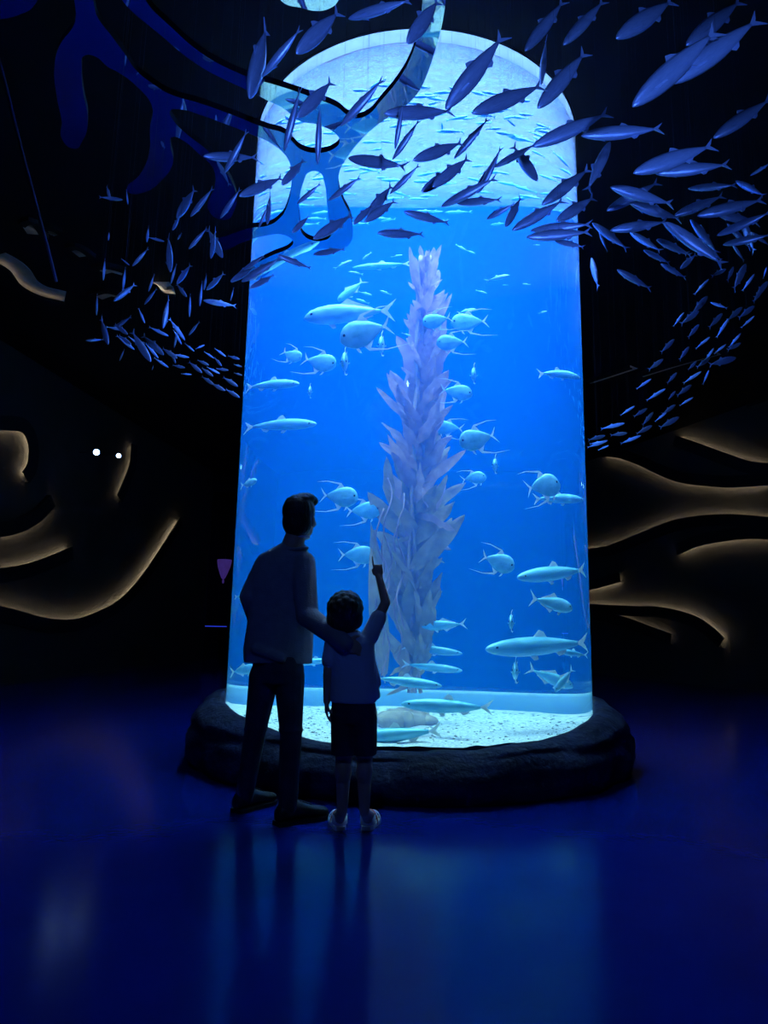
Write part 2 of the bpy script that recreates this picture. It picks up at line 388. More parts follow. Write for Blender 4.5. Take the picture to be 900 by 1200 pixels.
# only the rear arc of the ledge stands above the sand
b.v = [Vector((p.x, p.y, p.z - .27*(1-min(1, max(0, (p.y+.1)/.5))) if p.z > SAND-.1 else p.z)) for p in b.v]
b.build('inner_rim', M['ledge'], tank)
b = MB(); rp = random.Random(11)
for q in range(700):
    a, rr = rp.uniform(0, 2*math.pi), math.sqrt(rp.random())*(TR-.22); x, y = rr*math.cos(a), rr*math.sin(a)
    z = sandf(a/(2*math.pi), rr/(TR-.03))[2]; sz = rp.uniform(.004, .011); b0 = len(b.v)
    for dx, dy, dz in ((1.5, 0, 0), (0, 1.2, 0), (-1.4, .2, 0), (.1, -1.3, 0), (0, 0, .8), (0, 0, -.5)):
        c, s_ = math.cos(a*7), math.sin(a*7); b.v.append(Vector((x+sz*(dx*c-dy*s_), y+sz*(dx*s_+dy*c), z+sz*dz)))
    for f_ in ((0, 1, 4), (1, 2, 4), (2, 3, 4), (3, 0, 4), (1, 0, 5), (2, 1, 5), (3, 2, 5), (0, 3, 5)): b.f.append([b0+i for i in f_])
tag(b.build('gravel', M['pebble'], tank), kind='stuff')
# lamp housing above the ceiling
b = MB(); n = 64
b.rings([[(r*math.cos(2*math.pi*i/n), r*math.sin(2*math.pi*i/n), z) for i in range(n)] for r, z in ((TR+.02, TTOP), (TR+.02, 6.4), (.02, 6.4))], cap=False)
b.build('lamp_housing', M['white'], tank)
cyl(TR-.004, WS-.005, TTOP+.12).build('added_diffuser_ring', M['ring'], tank)  # ring added to brighten the dark band between water and rim
# rock kerb
def rockf(u, v):
    a = 2*math.pi*u
    prof = [(1.502, -.01), (1.503, .30), (1.512, .375), (1.545, .39), (1.62, .375), (1.71, .32), (1.765, .22), (1.775, .10), (1.745, .03), (1.70, -.01)]
    t = v*(len(prof)-1); i = min(int(t), len(prof)-2); q = t-i
    r = prof[i][0]*(1-q)+prof[i+1][0]*q; z = prof[i][1]*(1-q)+prof[i+1][1]*q
    x, y = math.cos(a), math.sin(a); z *= (.285 + .205*min(1, max(0, (y+.97)/.72))**.8)/.39 if z > 0 else 1
    lump = noise.noise((x*2.6, y*2.6, z*2+1))*.06 + noise.noise((x*6, y*6, z*6))*.035 + noise.noise((x*15, y*15, z*14))*.016
    wgt = min(1, max(0, (v-.12)/.25))
    groove = -.035*math.exp(-((z-.27-.03*noise.noise((x*3, y*3, 9)))/.025)**2) if v > .5 else 0
    r += (lump+groove)*wgt; z += (.03*noise.noise((x*2.1, y*2.1, 7))+.018*noise.noise((x*7, y*7, 4)))*wgt*(z/.35)
    return (x*r, y*r, z)
o = link('rock_kerb', grid_mesh('rock_kerb', M['rock'], 260, 36, rockf, True)); o.location = (TX, TY, 0)
tag(o, 'lumpy dark rock kerb ringing the foot of the tank', 'kerb')

# ------------------------------------------------------------------ mirror-polished branching ceiling panels
def panel(name, loops_px, label, group=None, z=MIRROR):
    cu = bpy.data.curves.new(name, 'CURVE'); cu.dimensions = '2D'; cu.fill_mode = 'BOTH'; cu.extrude = .016; cu.resolution_u = 5
    polys = []
    for lp in loops_px:
        s = cu.splines.new('BEZIER'); s.bezier_points.add(len(lp)-1); s.use_cyclic_u = True
        poly = []
        for bpnt, (x, y) in zip(s.bezier_points, lp):
            p = at_z(x, y, z); bpnt.co = (p.x, p.y, 0); bpnt.handle_left_type = bpnt.handle_right_type = 'AUTO'; poly.append((p.x, p.y))
        polys.append(poly)
    tmp = bpy.data.objects.new('tmp', cu); col.objects.link(tmp)
    dg = bpy.context.evaluated_depsgraph_get(); me = bpy.data.meshes.new_from_object(tmp.evaluated_get(dg))
    bpy.data.objects.remove(tmp)
    me.name = name; me.materials.clear(); me.materials.append(M['mirror']); me.materials.append(M['dark'])
    for p in me.polygons:
        p.material_index = 0 if abs(p.normal.z) > .7 else 1; p.use_smooth = False
    root = empty(name, (polys[0][0][0], polys[0][0][1], z)); tag(root, label, 'ceiling panel', group)
    o = link('mirror_sheet', me, root); o.location = (-polys[0][0][0], -polys[0][0][1], 0)
    return polys, root
MAIN = [(498, -60), (496, -20), (494, 10), (489, 40), (482, 62), (470, 85), (447, 114), (428, 133), (417, 135), (408, 132), (395, 122), (370, 112), (330, 98), (290, 86), (255, 70), (233, 56), (200, 27), (172, -2), (150, -60),
        (118, -60), (143, -4), (187, 36), (230, 71), (262, 89), (290, 102), (317, 116), (333, 124), (350, 138), (373, 143), (393, 153), (398, 162), (393, 170), (373, 176), (353, 172), (343, 163), (333, 153), (313, 147), (297, 141),
        (267, 129), (233, 117), (200, 107), (180, 95), (160, 79), (147, 60), (130, 37), (113, 13), (100, -60),
        (78, -60), (88, 0), (88, 22), (70, 50), (64, 77), (67, 110), (73, 140), (73, 160), (85, 171), (97, 162), (103, 133), (98, 107), (96, 77), (100, 61), (113, 63), (127, 75), (137, 80), (160, 97), (178, 120),
        (176, 147), (175, 177), (163, 203), (149, 217), (151, 223), (170, 222), (190, 208), (203, 187), (200, 167), (203, 157), (217, 163), (233, 177), (248, 191), (253, 208), (248, 249), (263, 255), (275, 243), (277, 227), (268, 203),
        (257, 187), (240, 170), (217, 152), (203, 137), (200, 126), (213, 125), (240, 133), (267, 143), (297, 155), (313, 162), (334, 178), (342, 197), (342, 213), (337, 237), (329, 252), (313, 262), (296, 264), (270, 272),
        (250, 282), (256, 290), (285, 281), (310, 274), (330, 272), (343, 279), (340, 287), (318, 297), (292, 312), (286, 322), (296, 326), (322, 312), (350, 296), (376, 289), (400, 289), (411, 281), (413, 265), (410, 248), (402, 232), (397, 215), (398, 198),
        (406, 183), (421, 163), (440, 145), (458, 132), (476, 120), (490, 105), (500, 85), (508, 62), (515, 38), (520, 14), (524, -20), (527, -60)]
HOLE = [(357, 207), (362, 199), (373, 198), (380, 210), (383, 233), (385, 253), (388, 273), (380, 279), (366, 279), (355, 272), (352, 258), (351, 233)]
MPOLY, mroot = panel('ceiling_mirror', [MAIN, HOLE], 'branching mirror-polished blue panel hanging before the tank top')
panel('ceiling_mirror', [[(318, -30), (402, -30), (396, -2), (386, 6), (372, 9), (352, 5), (332, -1)]], 'small bright blue mirror lobe above the tank rim, apart from the branching panel')
panel('ceiling_mirror', [[(-30, -30), (44, -30), (40, 3), (24, 13), (4, 18), (-30, 16)]], 'lone dark blue mirror lobe far out from the tank beyond the branching panel')
b = MB()
for x, y in ((300, 95), (430, 140), (150, 75), (400, 190), (500, 40)):
    p = at_z(x, y, MIRROR); b2 = MB(); b2.tube([p, (p.x, p.y, CEIL)], .0008, 4); b2.build('hanger_rod', M['wire'], mroot, off=mroot.location)
# slanting cable
pts = lerp_curve([at_y(-4, 60, 4.6), at_y(8, 105, 4.7), at_y(22, 162, 4.8), at_y(36, 215, 4.9), at_y(52, 275, 5.0), at_y(66, 330, 5.1)], 4)
pts = [Vector((pts[0].x-.05, pts[0].y, CEIL))]+pts
b = MB(); b.tube(pts, .012, 8); o = b.build('slanting_cable', mat('violet_cable', (.03, .025, .09), rough=.5)); tag(o, 'thin violet cable slanting down from the ceiling past beige coves', 'cable')

# ------------------------------------------------------------------ spotlights
def spot_fixture(loc, aim, label, lens, scale=1.0, group=None):
    loc = Vector(loc); d = (Vector(aim)-loc).normalized(); s = scale
    root = tag(empty('spotlight', loc), label, 'spotlight', group); off = loc
    a = d.cross(Vector((0, 0, 1))).normalized(); bb = d.cross(a)
    def ring(c, r): return [c + a*math.cos(2*math.pi*i/20)*r + bb*math.sin(2*math.pi*i/20)*r for i in range(20)]
    b = MB(); b.rings([ring(loc-d*.22*s, .03*s), ring(loc-d*.20*s, .06*s), ring(loc-d*.02*s, .065*s), ring(loc+d*.03*s, .07*s), ring(loc+d*.03*s, .062*s), ring(loc-d*.012*s, .056*s)]); b.build('housing', M['metal'], root, off=off)
    if lens:
        b = MB(); b.rings([ring(loc-d*.008*s, .055*s), ring(loc-d*.002*s, .054*s)]); b.build('lens', M['bluelamp'], root, smooth=False, off=off)
    return root
NLw = NL*.3
for x, y, lb in ((113, 530, 'brighter of two tiny blue-white spotlights on the dark wall'), (139, 534, 'dimmer of two tiny blue-white spotlights, beside the faint upright lip')):
    p = at_plane(x, y, LA+NL*.35, NL)
    r = spot_fixture(p, CAM+Vector((0, 0, -.8)), lb, True, 1.0 if x == 113 else .8)
    b = MB(); b.tube([p-(CAM-p).normalized()*.2, p-NL*.36], .012, 6); b.build('bracket', M['metal'], r, off=Vector(p))
for i, (lp, tp, pw, ang) in enumerate(ADDED_SPOTS):  # housings modelled around the added lamps
    l = Vector(lp); d = (Vector(tp)-l).normalized()
    low = l.z < 1
    r = spot_fixture(l-d*.08, tp, ('unseen floor uplight added to light the hanging fish' if low else 'unseen ceiling spot added as blue fill on people and floor'), False, 1.3, 'added fish uplights' if low else None)
    b = MB(); b.tube([l-d*.25, Vector((l.x-d.x*.25, l.y-d.y*.25, 0 if low else CEIL))], .014, 6); b.build('bracket', M['metal'], r, off=l-d*.08)

# ------------------------------------------------------------------ next gallery seen through the opening
p = at_y(245, 760, BACK+1.2)
b = MB(); b.rings([[(p.x+sx*w_, BACK+1.2+sy*.35, z) for sx, sy in ((-1, -1), (1, -1), (1, 1), (-1, 1))] for w_, z in ((.40, 0), (.40, .08), (.36, .10), (.36, .86), (.44, .90), (.44, .96))])
root = tag(empty('display_plinth', (p.x, BACK+1.2, 0)), 'dark plinth with a blue lit top in the rear opening', 'plinth')
b.build('body', M['navy'], root, smooth=False, off=root.location)
b = MB(); b.box((p.x, BACK+1.2, .975), (.42, .33, .012)); b.build('lit_top', M['bluescreen'], root, smooth=False, off=root.location)
a0 = at_y(262, 672, BACK+1.2)
root = tag(empty('pendant_lamp', (a0.x, BACK+1.2, a0.z)), 'small purple inverted-cone lamp hanging in the rear opening', 'lamp')
b = MB(); n = 20
b.rings([[(r*math.cos(2*math.pi*i/n)+.02*z, r*math.sin(2*math.pi*i/n), z) for i in range(n)] for r, z in ((.19, .40), (.215, .42), (.22, .38), (.19, .20), (.12, 0), (.06, -.14), (.03, -.17), (.02, -.12), (.10, .04), (.18, .26))]); b.build('shade', M['purple'], root)
b = MB(); b.ell((.0, 0, -.24), (.035, .035, .07), None, 10, 8); b.build('finial', M['purple'], root)
b = MB(); b.tube([(0, 0, .3), (.05, 0, .7), (.12, 0, CEIL-a0.z)], .012, 6); b.build('cord', M['metal'], root)

# ------------------------------------------------------------------ hanging sculpted fish
def body_loft(prof, thick, n=10, arch=0):
    """prof: (x, zc, half height); returns rings"""
    return [[(x, thick(x)*h*math.cos(2*math.pi*j/n), zc + h*math.sin(2*math.pi*j/n)) for j in range(n)] for x, zc, h in prof]
SCL = .92
SB = [(.500, -.002, .004), (.470, 0, .026), (.42, 0, .046), (.33, 0, .069), (.22, 0, .084), (.10, 0, .090), (-.02, 0, .085), (-.14, .002, .068), (-.25, .004, .046), (-.33, .005, .027), (-.385, .006, .016)]
bm_ = MB(); bm_.rings(body_loft(SB, lambda x: .66)); SBODY = bm_.mesh('sculpture_body', M['sculpt'])
bm_ = MB(); bm_.plate([(-.365, .006), (-.42, .035), (-.505, .085), (-.455, .022), (-.437, .006), (-.455, -.012), (-.505, -.075), (-.42, -.024)], .008); STAIL = bm_.mesh('sculpture_tail', M['sculpt'], False)
bm_ = MB(); bm_.plate([(.03, .078), (-.01, .128), (-.05, .112), (-.10, .072)], .006); SDORS = bm_.mesh('sculpture_dorsal', M['sculpt'], False)
bm_ = MB(); bm_.plate([(-.10, -.070), (-.13, -.100), (-.17, -.088), (-.20, -.052)], .006); SANAL = bm_.mesh('sculpture_anal', M['sculpt'], False)
SPECT = []
for sg in (-1, 1):
    bm_ = MB(); bm_.v += [Vector((.30, sg*.044, -.02)), Vector((.20, sg*.066, -.035)), Vector((.19, sg*.070, -.055)), Vector((.28, sg*.046, -.045))]; bm_.f.append([0, 1, 2, 3])
    SPECT.append(bm_.mesh('sculpture_pectoral', M['sculpt'], False))
bm_ = MB(); bm_.rings(body_loft(SB[::2]+[SB[-1]], lambda x: .66, 8))
for o_, t_ in (([(-.365, .006), (-.42, .035), (-.505, .085), (-.455, .022), (-.437, .006), (-.455, -.012), (-.505, -.075), (-.42, -.024)], .008), ([(.03, .078), (-.01, .128), (-.05, .112), (-.10, .072)], .006)):
    bm_.plate(o_, t_)
SSMALL = bm_.mesh('sculpture_fish_small', M['sculpt'])
bm_ = MB(); bm_.tube([(0, 0, 0), (0, 0, 1)], .0004, 3); WIRE = bm_.mesh('wire', M['wire'])

def orient(nose, tail, up=Vector((0, 0, 1))):
    x = (nose-tail); L = x.length; x.normalize()
    z = up - x*up.dot(x)
    if z.length < .15:
        q = Vector((0, -1, 0)); z = q - x*q.dot(x)
    z.normalize(); y = z.cross(x)
    c = (nose+tail)/2
    return Matrix(((x.x, y.x, z.x, c.x), (x.y, y.y, z.y, c.y), (x.z, y.z, z.z, c.z), (0, 0, 0, 1))) @ Matrix.Scale(L, 4), c, L
def in_poly(x, y, poly):
    r = False; j = len(poly)-1
    for i in range(len(poly)):
        if (poly[i][1] > y) != (poly[j][1] > y) and x < (poly[j][0]-poly[i][0])*(y-poly[i][1])/(poly[j][1]-poly[i][1])+poly[i][0]: r = not r
        j = i
    return r
LAB = {
 'front': ('blue metal fish sculpture in front of the glowing tank', 'hanging fish sculptures before the tank'),
 'mirror': ('blue metal fish sculpture in the swarm under the branching mirror', 'hanging fish sculptures under the mirror panel'),
 'big': ('blue metal fish sculpture in dark air above glowing wall lips', 'large hanging fish sculptures above the wall lips'),
 'trail': ('blue metal fish sculpture in the trail down to glowing wall lips', 'tiny hanging fish sculptures trailing to the wall lips')}
HUNG = []
def hang(nx, ny, tx, ty, zone, k):
    r = random.Random(k*31+5)
    lp = math.hypot(tx-nx, ty-ny)
    mx_, my_ = (nx+tx)/2, (ny+ty)/2
    Y = FPX*.31/lp
    Y *= r.uniform(.9, 1.06)
    if zone == 'front': Y = min(max(Y, 2.3), r.uniform(3.45, 3.95))
    elif zone == 'mirror': Y = min(max(Y, 3.2), 6.8)
    elif zone == 'big': Y = min(max(Y, 1.9), 5.6)
    else: Y = 5.4 + (340-min(my_, 520))/180*-2.2 + r.uniform(-.3, .3)
    if mx_ < 535 and my_ < 335:
        dm = at_z(mx_, my_, MIRROR).y; Y = min(Y, dm*r.uniform(.78, .86))
    Ltrue = .31
    cur = lp*Y/FPX
    dy = 0
    if cur < Ltrue: dy = min(math.sqrt(Ltrue**2-cur**2), cur*.5)*r.choice((-1, 1))
    nose = at_y(nx, ny, Y-dy/2); tail = at_y(tx, ty, Y+dy/2)
    mw, c, L = orient(nose, tail)
    for _ in range(7):    # keep neighbours from touching
        if all((c-q).length > .17 for q in HUNG): break
        nose = CAM+(nose-CAM)*.955; tail = CAM+(tail-CAM)*.955; mw, c, L = orient(nose, tail)
    HUNG.append(c)
    lab, grp = LAB[zone]
    slope = (ny-ty)/lp
    pose = 'hanging nose-down' if slope > .86 else 'slanting nose-down' if slope > .3 else 'tilted nose-up' if slope < -.3 else 'nearly level'
    fat = 'long' if lp > 66 else 'middling' if lp > 38 else 'small' if lp > 21 else 'tiny'
    lab = f'{fat} {pose} {lab}'
    if lp >= 30:
        root = bpy.data.objects.new('fish_sculpture', SBODY); col.objects.link(root); root.matrix_basis = mw
        link('tail_fin', STAIL, root); link('dorsal_fin', SDORS, root); link('anal_fin', SANAL, root); link('pectoral_fin', SPECT[0], root); link('pectoral_fin', SPECT[1], root)
    else:
        root = bpy.data.objects.new('fish_sculpture', SSMALL); col.objects.link(root); root.matrix_basis = mw
    tag(root, lab, 'fish sculpture', grp)
    ztop = CEIL
    if c.z < MIRROR and in_poly(c.x, c.y, MPOLY[0]) and not in_poly(c.x, c.y, MPOLY[1]): ztop = MIRROR
    wo = link('suspension_wire', WIRE, root)
    wo.matrix_basis = mw.inverted() @ (Matrix.Translation(c) @ Matrix.Diagonal((1, 1, ztop-c.z, 1)))

FRONTF = [(408,22,483,0),(477,51,515,0),(292,115,313,32),(307,90,353,33),(347,63,399,13),(348,138,390,95),(333,177,352,103),(372,193,375,120),(399,148,450,92),(450,133,532,131),(463,175,473,117),(460,187,492,140),
 (408,185,477,196),(522,128,592,40),(484,188,543,167),(532,186,573,138),(494,225,536,196),(507,219,550,185),(457,227,492,193),(517,242,583,208),(535,238,588,234),(557,223,582,185),(280,230,332,208),(330,217,357,187),(348,239,376,215),
 (385,235,423,207),(430,253,460,217),(414,263,437,240),(427,260,464,235),(473,248,527,262),(442,273,497,275),(367,280,413,252),(342,273,363,253),(313,263,317,227),(303,267,315,240),(367,298,405,292),(570,257,588,242),
 (630,127,688,60),(553,133,637,100),(624,172,715,132),(579,196,630,168),(630,212,600,170),(635,240,692,197),(600,270,662,234),(652,259,697,231),(592,266,611,231),(571,257,604,238),(622,270,694,263),(617,278,693,272),(650,282,685,290),
 (562,225,588,172),(271,331,300,305),(293,338,322,322),(283,330,330,302),(325,299,365,315)]
BIGF = [(615,60,662,0),(660,53,709,0),(722,45,790,0),(804,53,870,0),(741,125,843,34),(787,98,892,21),(681,159,777,151),(715,166,688,225),(836,162,905,115),(742,203,838,170),(767,203,856,193),(715,219,789,240),(711,247,773,213),(738,238,798,257),
 (715,270,783,260),(738,272,775,295),(694,261,736,293),(702,272,712,295),(777,261,838,300),(770,280,806,298),(806,221,864,217),(862,212,896,230),(790,253,849,229),(817,253,896,234),(879,206,905,190),(840,276,905,248),(809,257,841,298),(847,287,905,275),
 (693,302,701,338),(723,316,763,339),(754,293,785,309),(774,309,804,326),(769,281,811,300),(779,260,849,312),(797,315,816,298),(821,263,832,291),(852,262,880,292),(870,258,884,296),(838,250,890,262),(880,272,902,288),(820,280,846,306),(634,100,640,45),(858,286,872,306)]
TR_ = [(655,370,590,445),(560,435,515,495),(620,430,545,485),(715,440,660,500),(795,415,735,470),(845,410,780,460),(845,450,790,500),(620,485,575,540),(740,460,690,540),(665,535,605,585),(520,545,465,600),(580,575,540,630),(790,520,740,580),(790,560,735,590),
 (730,565,680,605),(680,580,640,640),(665,620,610,660),(610,635,575,670),(475,625,415,670),(770,620,660,650),(530,680,490,725),(630,675,555,725),(660,670,635,730),(427,705,365,748),(485,745,405,795),(590,730,530,775),(525,755,495,790),(597,780,540,815),
 (360,815,300,855),(410,825,355,860),(525,810,470,850),(435,840,390,895),(490,840,440,880),(540,860,460,905),(320,885,220,910),(430,895,365,930),(385,935,300,970),(330,925,260,935),(240,935,170,955),(250,955,165,985),(255,975,210,995),(245,960,175,970),
 (810,240,760,345),(845,280,795,350),(660,300,600,365),(760,250,735,310),(730,260,670,290),(895,250,880,300),(900,310,845,380),(665,395,735,420),(880,335,840,395)]
TRAILF = [(640+a/3.46, 240+b_/3.46, 640+c/3.46, 240+d/3.46) for a, b_, c, d in TR_]
LEFTF = [(207,256,229,221),(223,254,250,220),(258,256,282,221),(202,270,211,253),(221,292,243,267),(247,303,253,269),(261,302,243,268),(200,319,197,277),(270,330,300,312),(284,317,310,300),(169,357,184,338),(155,312,174,291),(152,311,142,303),(121,329,123,303),
 (144,340,147,313),(133,353,159,333),(174,342,181,321),(200,333,207,309),(207,333,224,310),(219,348,207,333),(234,359,237,329),(242,340,263,320),(239,340,242,322),(238,352,277,359),(270,353,274,337),(193,283,173,278),(172,284,174,266),(127,282,128,271),(150,240,148,222),
 (129,233,125,218),(144,234,116,231),(208,281,213,273),(238,183,302,185),(263,203,290,153),(113,370,114,344),(170,379,162,361),(191,385,198,349),(222,372,223,344),(221,393,234,377),(100,399,122,398),(140,423,146,409),(132,386,154,371),(127,404,118,373),(146,387,124,383),
 (158,410,136,393),(154,404,139,393),(177,424,154,388),(176,423,160,400),(192,416,167,393),(198,394,174,383),(204,408,209,382),(217,399,198,373),(228,412,216,402),(198,431,180,419),(222,419,201,415),(217,431,202,428),(206,426,200,413),(237,437,221,424),(225,439,212,438),
 (245,428,231,422),(251,420,239,412),(260,429,251,419),(265,418,251,408),(281,421,267,417),(250,441,236,431),(258,438,242,430),(268,434,253,432),(279,453,261,442),(251,451,236,441),(264,458,247,449),(281,466,264,456),(240,404,229,409),(284,430,274,427),(284,440,274,437),
 (150,392,134,380),(165,405,150,394),(186,420,170,402),(208,420,190,408),(213,404,203,386),(120,381,119,369),(178,434,180,428)]
k = 0
for zone, lst in (('front', FRONTF), ('big', BIGF), ('trail', TRAILF), ('mirror', LEFTF)):
    for f_ in lst: hang(*f_, zone, k); k += 1

# ------------------------------------------------------------------ kelp
KY = TY-.05
kp = tank_y(488, 812, KY)
kelp = tag(empty('giant_kelp', (kp.x, KY, SAND)), 'tall pale mauve giant kelp standing in the middle of the tank', 'kelp')
KO = kelp.location.copy()
def leafmesh(seed, width, curl, mt='kelp'):
    r = random.Random(seed); b = MB(); n = 14
    ph = r.uniform(0, 6)
    for i in range(n+1):
        t = i/n; wd = width*(math.sin(math.pi*min(1, t*.92+.06))**.75)*(1-.35*t)+.004
        if i == n: wd = .003
        z = curl*t*t; ruf = .034*math.sin(t*15+ph)*(1-.4*t)
        for s_, e in ((-1, ruf), (-.5, -ruf*.3+.012), (0, .018), (.5, ruf*.3+.012), (1, -ruf)): b.v.append(Vector((t, s_*wd, z+e)))
    for i in range(n):
        for j in range(4): a = i*5+j; b.f.append([a, a+1, a+6, a+5])
    return b.mesh('kelp_leaf', M[mt])
LEAF = [leafmesh(s, wd, c, mt) for mt in ('kelp', 'kelp_old') for s, wd, c in ((1, .105, .10), (2, .125, -.06), (3, .09, .18), (4, .14, .05), (5, .115, .25))]
b = MB(); b.ell((.06, 0, 0), (.065, .034, .034), None, 8, 6); b.cap((-.06, 0, 0), .008, (.02, 0, 0), .010, 6); BLAD = b.mesh('float_bladder', M['stalk'])
def leaf(base, tip, k, wscale=1.0, roll=None):
    r = random.Random(k*17+3)
    x = tip-base; L = x.length; x.normalize()
    view = (CAM-base).normalized()
    z = view - x*view.dot(x); z.normalize()
    z.rotate(Matrix.Rotation(r.uniform(-1.1, 1.1) if roll is None else roll, 3, x)); y = z.cross(x)
    mw = Matrix(((x.x, y.x, z.x, base.x-KO.x), (x.y, y.y, z.y, base.y-KO.y), (x.z, y.z, z.z, base.z-KO.z), (0, 0, 0, 1))) @ Matrix.Diagonal((L, L*wscale, L, 1))
    o = link('leaf', LEAF[k % 5 + (5 if base.z < 1.9+r.uniform(-.5, .5) else 0)], kelp, mw)
    f_ = link('float_bladder', BLAD, o); f_.matrix_basis = Matrix.Diagonal((.8, .8, .8, 1)) @ Matrix.Translation((-.02, 0, 0))
    return o
# stalks
STX = [(486, 812), (484, 760), (486, 700), (487, 640), (489, 580), (491, 520), (493, 460), (495, 400), (497, 340), (499, 300)]
def stem_x(py):
    for (x0, y0), (x1, y1) in zip(STX, STX[1:]):
        if y1 <= py <= y0: return x0+(x1-x0)*(y0-py)/(y0-y1)
    return STX[-1][0]
for q in range(4):
    pts = lerp_curve([tank_y(x+7*math.sin(i*1.1+q*1.7), y, KY+.07*math.cos(i*.9+q*1.57)) for i, (x, y) in enumerate(STX)], 4)
    b = MB(); b.tube(pts, .014, 6); b.build('stalk', M['stalk'], kelp, off=KO)
EXT = [(290, 488, 512), (330, 480, 522), (400, 478, 524), (440, 468, 528), (470, 452, 530), (520, 455, 534), (560, 446, 538), (620, 445, 536), (680, 447, 520), (740, 452, 512), (800, 455, 510)]
def ext(py):
    for (y0, l0, r0), (y1, l1, r1) in zip(EXT, EXT[1:]):
        if y0 <= py <= y1:
            t = (py-y0)/(y1-y0); return l0+(l1-l0)*t, r0+(r1-r0)*t
    return EXT[-1][1:] if py > 800 else EXT[0][1:]
k = 0
for i in range(150):
    r = random.Random(900+i)
    y0 = 800-480*((i+.5)/150)+r.uniform(-6, 6)
    if y0 < 318: y0 = 318
    side = 1 if i % 2 else -1
    ln = (46 if y0 < 430 else 74)*r.uniform(.7, 1.25)
    y1 = y0-ln*r.uniform(.45, .95)*(-.35 if (y0 > 560 and r.random() < .18) else 1)
    if y1 < 288: y1 = 288+r.uniform(0, 10)
    l, rr = ext(y1)
    edge = rr if side > 0 else l
    sx = stem_x(y0)
    fx = r.uniform(.15, 1.0)**.8
    x1 = sx + (edge-sx)*fx
    dz = r.uniform(-.28, .28)*(1 if y0 > 430 else .6)
    leaf(tank_y(sx+side*r.uniform(-6, 4), y0, KY+dz*.25), tank_y(x1, y1, KY+dz), k, r.uniform(1.0, 1.7)); k += 1
for bx_, by, tx_, ty_, ws in [(482, 668, 546, 604, 1.3), (472, 628, 430, 577, 1.35), (478, 492, 440, 454, 1.0), (474, 476, 454, 437, .9), (498, 566, 546, 527, 1.0), (500, 470, 531, 444, .9), (498, 505, 530, 474, 1), (505, 390, 529, 345, .9), (505, 420, 524, 392, .9),
                           (450, 790, 436, 640, .6), (446, 700, 437, 612, .6), (458, 590, 452, 535, .9), (497, 760, 505, 690, 1.2), (476, 740, 448, 690, 1), (500, 600, 528, 558, .9), (492, 690, 512, 650, 1.2), (490, 345, 480, 288, .6), (500, 340, 513, 288, .8), (487, 340, 478, 330, 1)]:
    leaf(tank_y(bx_, by, KY-.12), tank_y(tx_, ty_, KY-.18), k, ws, rnd.uniform(-.35, .35)); k += 1
for q in range(5):   # curled tendrils hanging beside the trunk
    x0 = 458+rnd.uniform(-14, 12); pts = [tank_y(x0+5*math.sin(i*1.3+q), 560+q*18+i*16, KY-.22+.05*math.cos(i+q)) for i in range(11)]
    b = MB(); b.tube(lerp_curve(pts, 3), .006, 5); b.build('tendril', M['kelp'], kelp, off=KO)
b = MB()
for q in range(16):
    p = tank_y(rnd.uniform(452, 506), rnd.uniform(800, 815), KY+rnd.uniform(-.25, .12)); b.ell((p.x, p.y, SAND+.03), (rnd.uniform(.05, .12), .09, rnd.uniform(.05, .10)), None, 9, 6)
b.build('holdfast', M['holdfast'], kelp, off=KO)

# ------------------------------------------------------------------ live fish in the tank
def species(name, prof, th, tail, fins, bodymat, eye):
    d = {}
    b = MB(); b.rings(body_loft(prof, lambda x: th, 12)); d['body'] = b.mesh(name+'_body', bodymat)
    b = MB(); b.plate(tail, .006); d['tail_fin'] = b.mesh(name+'_tail', M['fin'], False)
    for nm, out_ in fins: b = MB(); b.plate(out_, .004); d[nm] = b.mesh(name+'_'+nm, M['fin'], False)
    ex, ey, ez, er = eye; d['eye'] = []; d['pectoral_fin'] = []
    for sg in (-1, 1):
        b = MB(); b.ell((ex, sg*ey, ez), (er, er*.45, er), None, 8, 6); d['eye'].append(b.mesh(name+'_eye', M['eye']))
        b = MB(); q = sg*ey*1.35; b.v = [Vector((.27, q, -.02)), Vector((.12, q*1.5, -.01)), Vector((.10, q*1.6, -.05)), Vector((.25, q, -.055))]; b.f = [[0, 1, 2, 3]]
        d['pectoral_fin'].append(b.mesh(name+'_pectoral', bodymat, False))
    return d
PP = species('pompano', [(.50, -.03, .006), (.485, -.025, .05), (.45, -.01, .105), (.38, .0, .165), (.28, .0, .205), (.16, 0, .215), (.04, 0, .195), (-.08, .005, .155), (-.18, .01, .105), (-.27, .012, .055), (-.32, .012, .028)], .30,
             [(-.30, .012), (-.36, .05), (-.50, .18), (-.42, .05), (-.385, .012), (-.42, -.03), (-.50, -.15), (-.36, -.025)],
             [('dorsal_fin', [(.12, .20), (.02, .29), (-.35, .33), (-.62, .30), (-.34, .312), (-.02, .255), (-.10, .16)]),
              ('anal_fin', [(.10, -.20), (.02, -.29), (-.30, -.34), (-.72, -.33), (-.30, -.322), (-.02, -.25), (-.10, -.14)]),
              ('pelvic_fin', [(.26, -.19), (.22, -.27), (.16, -.30), (.20, -.20)])], M['silver'], (.40, .047, .03, .024))
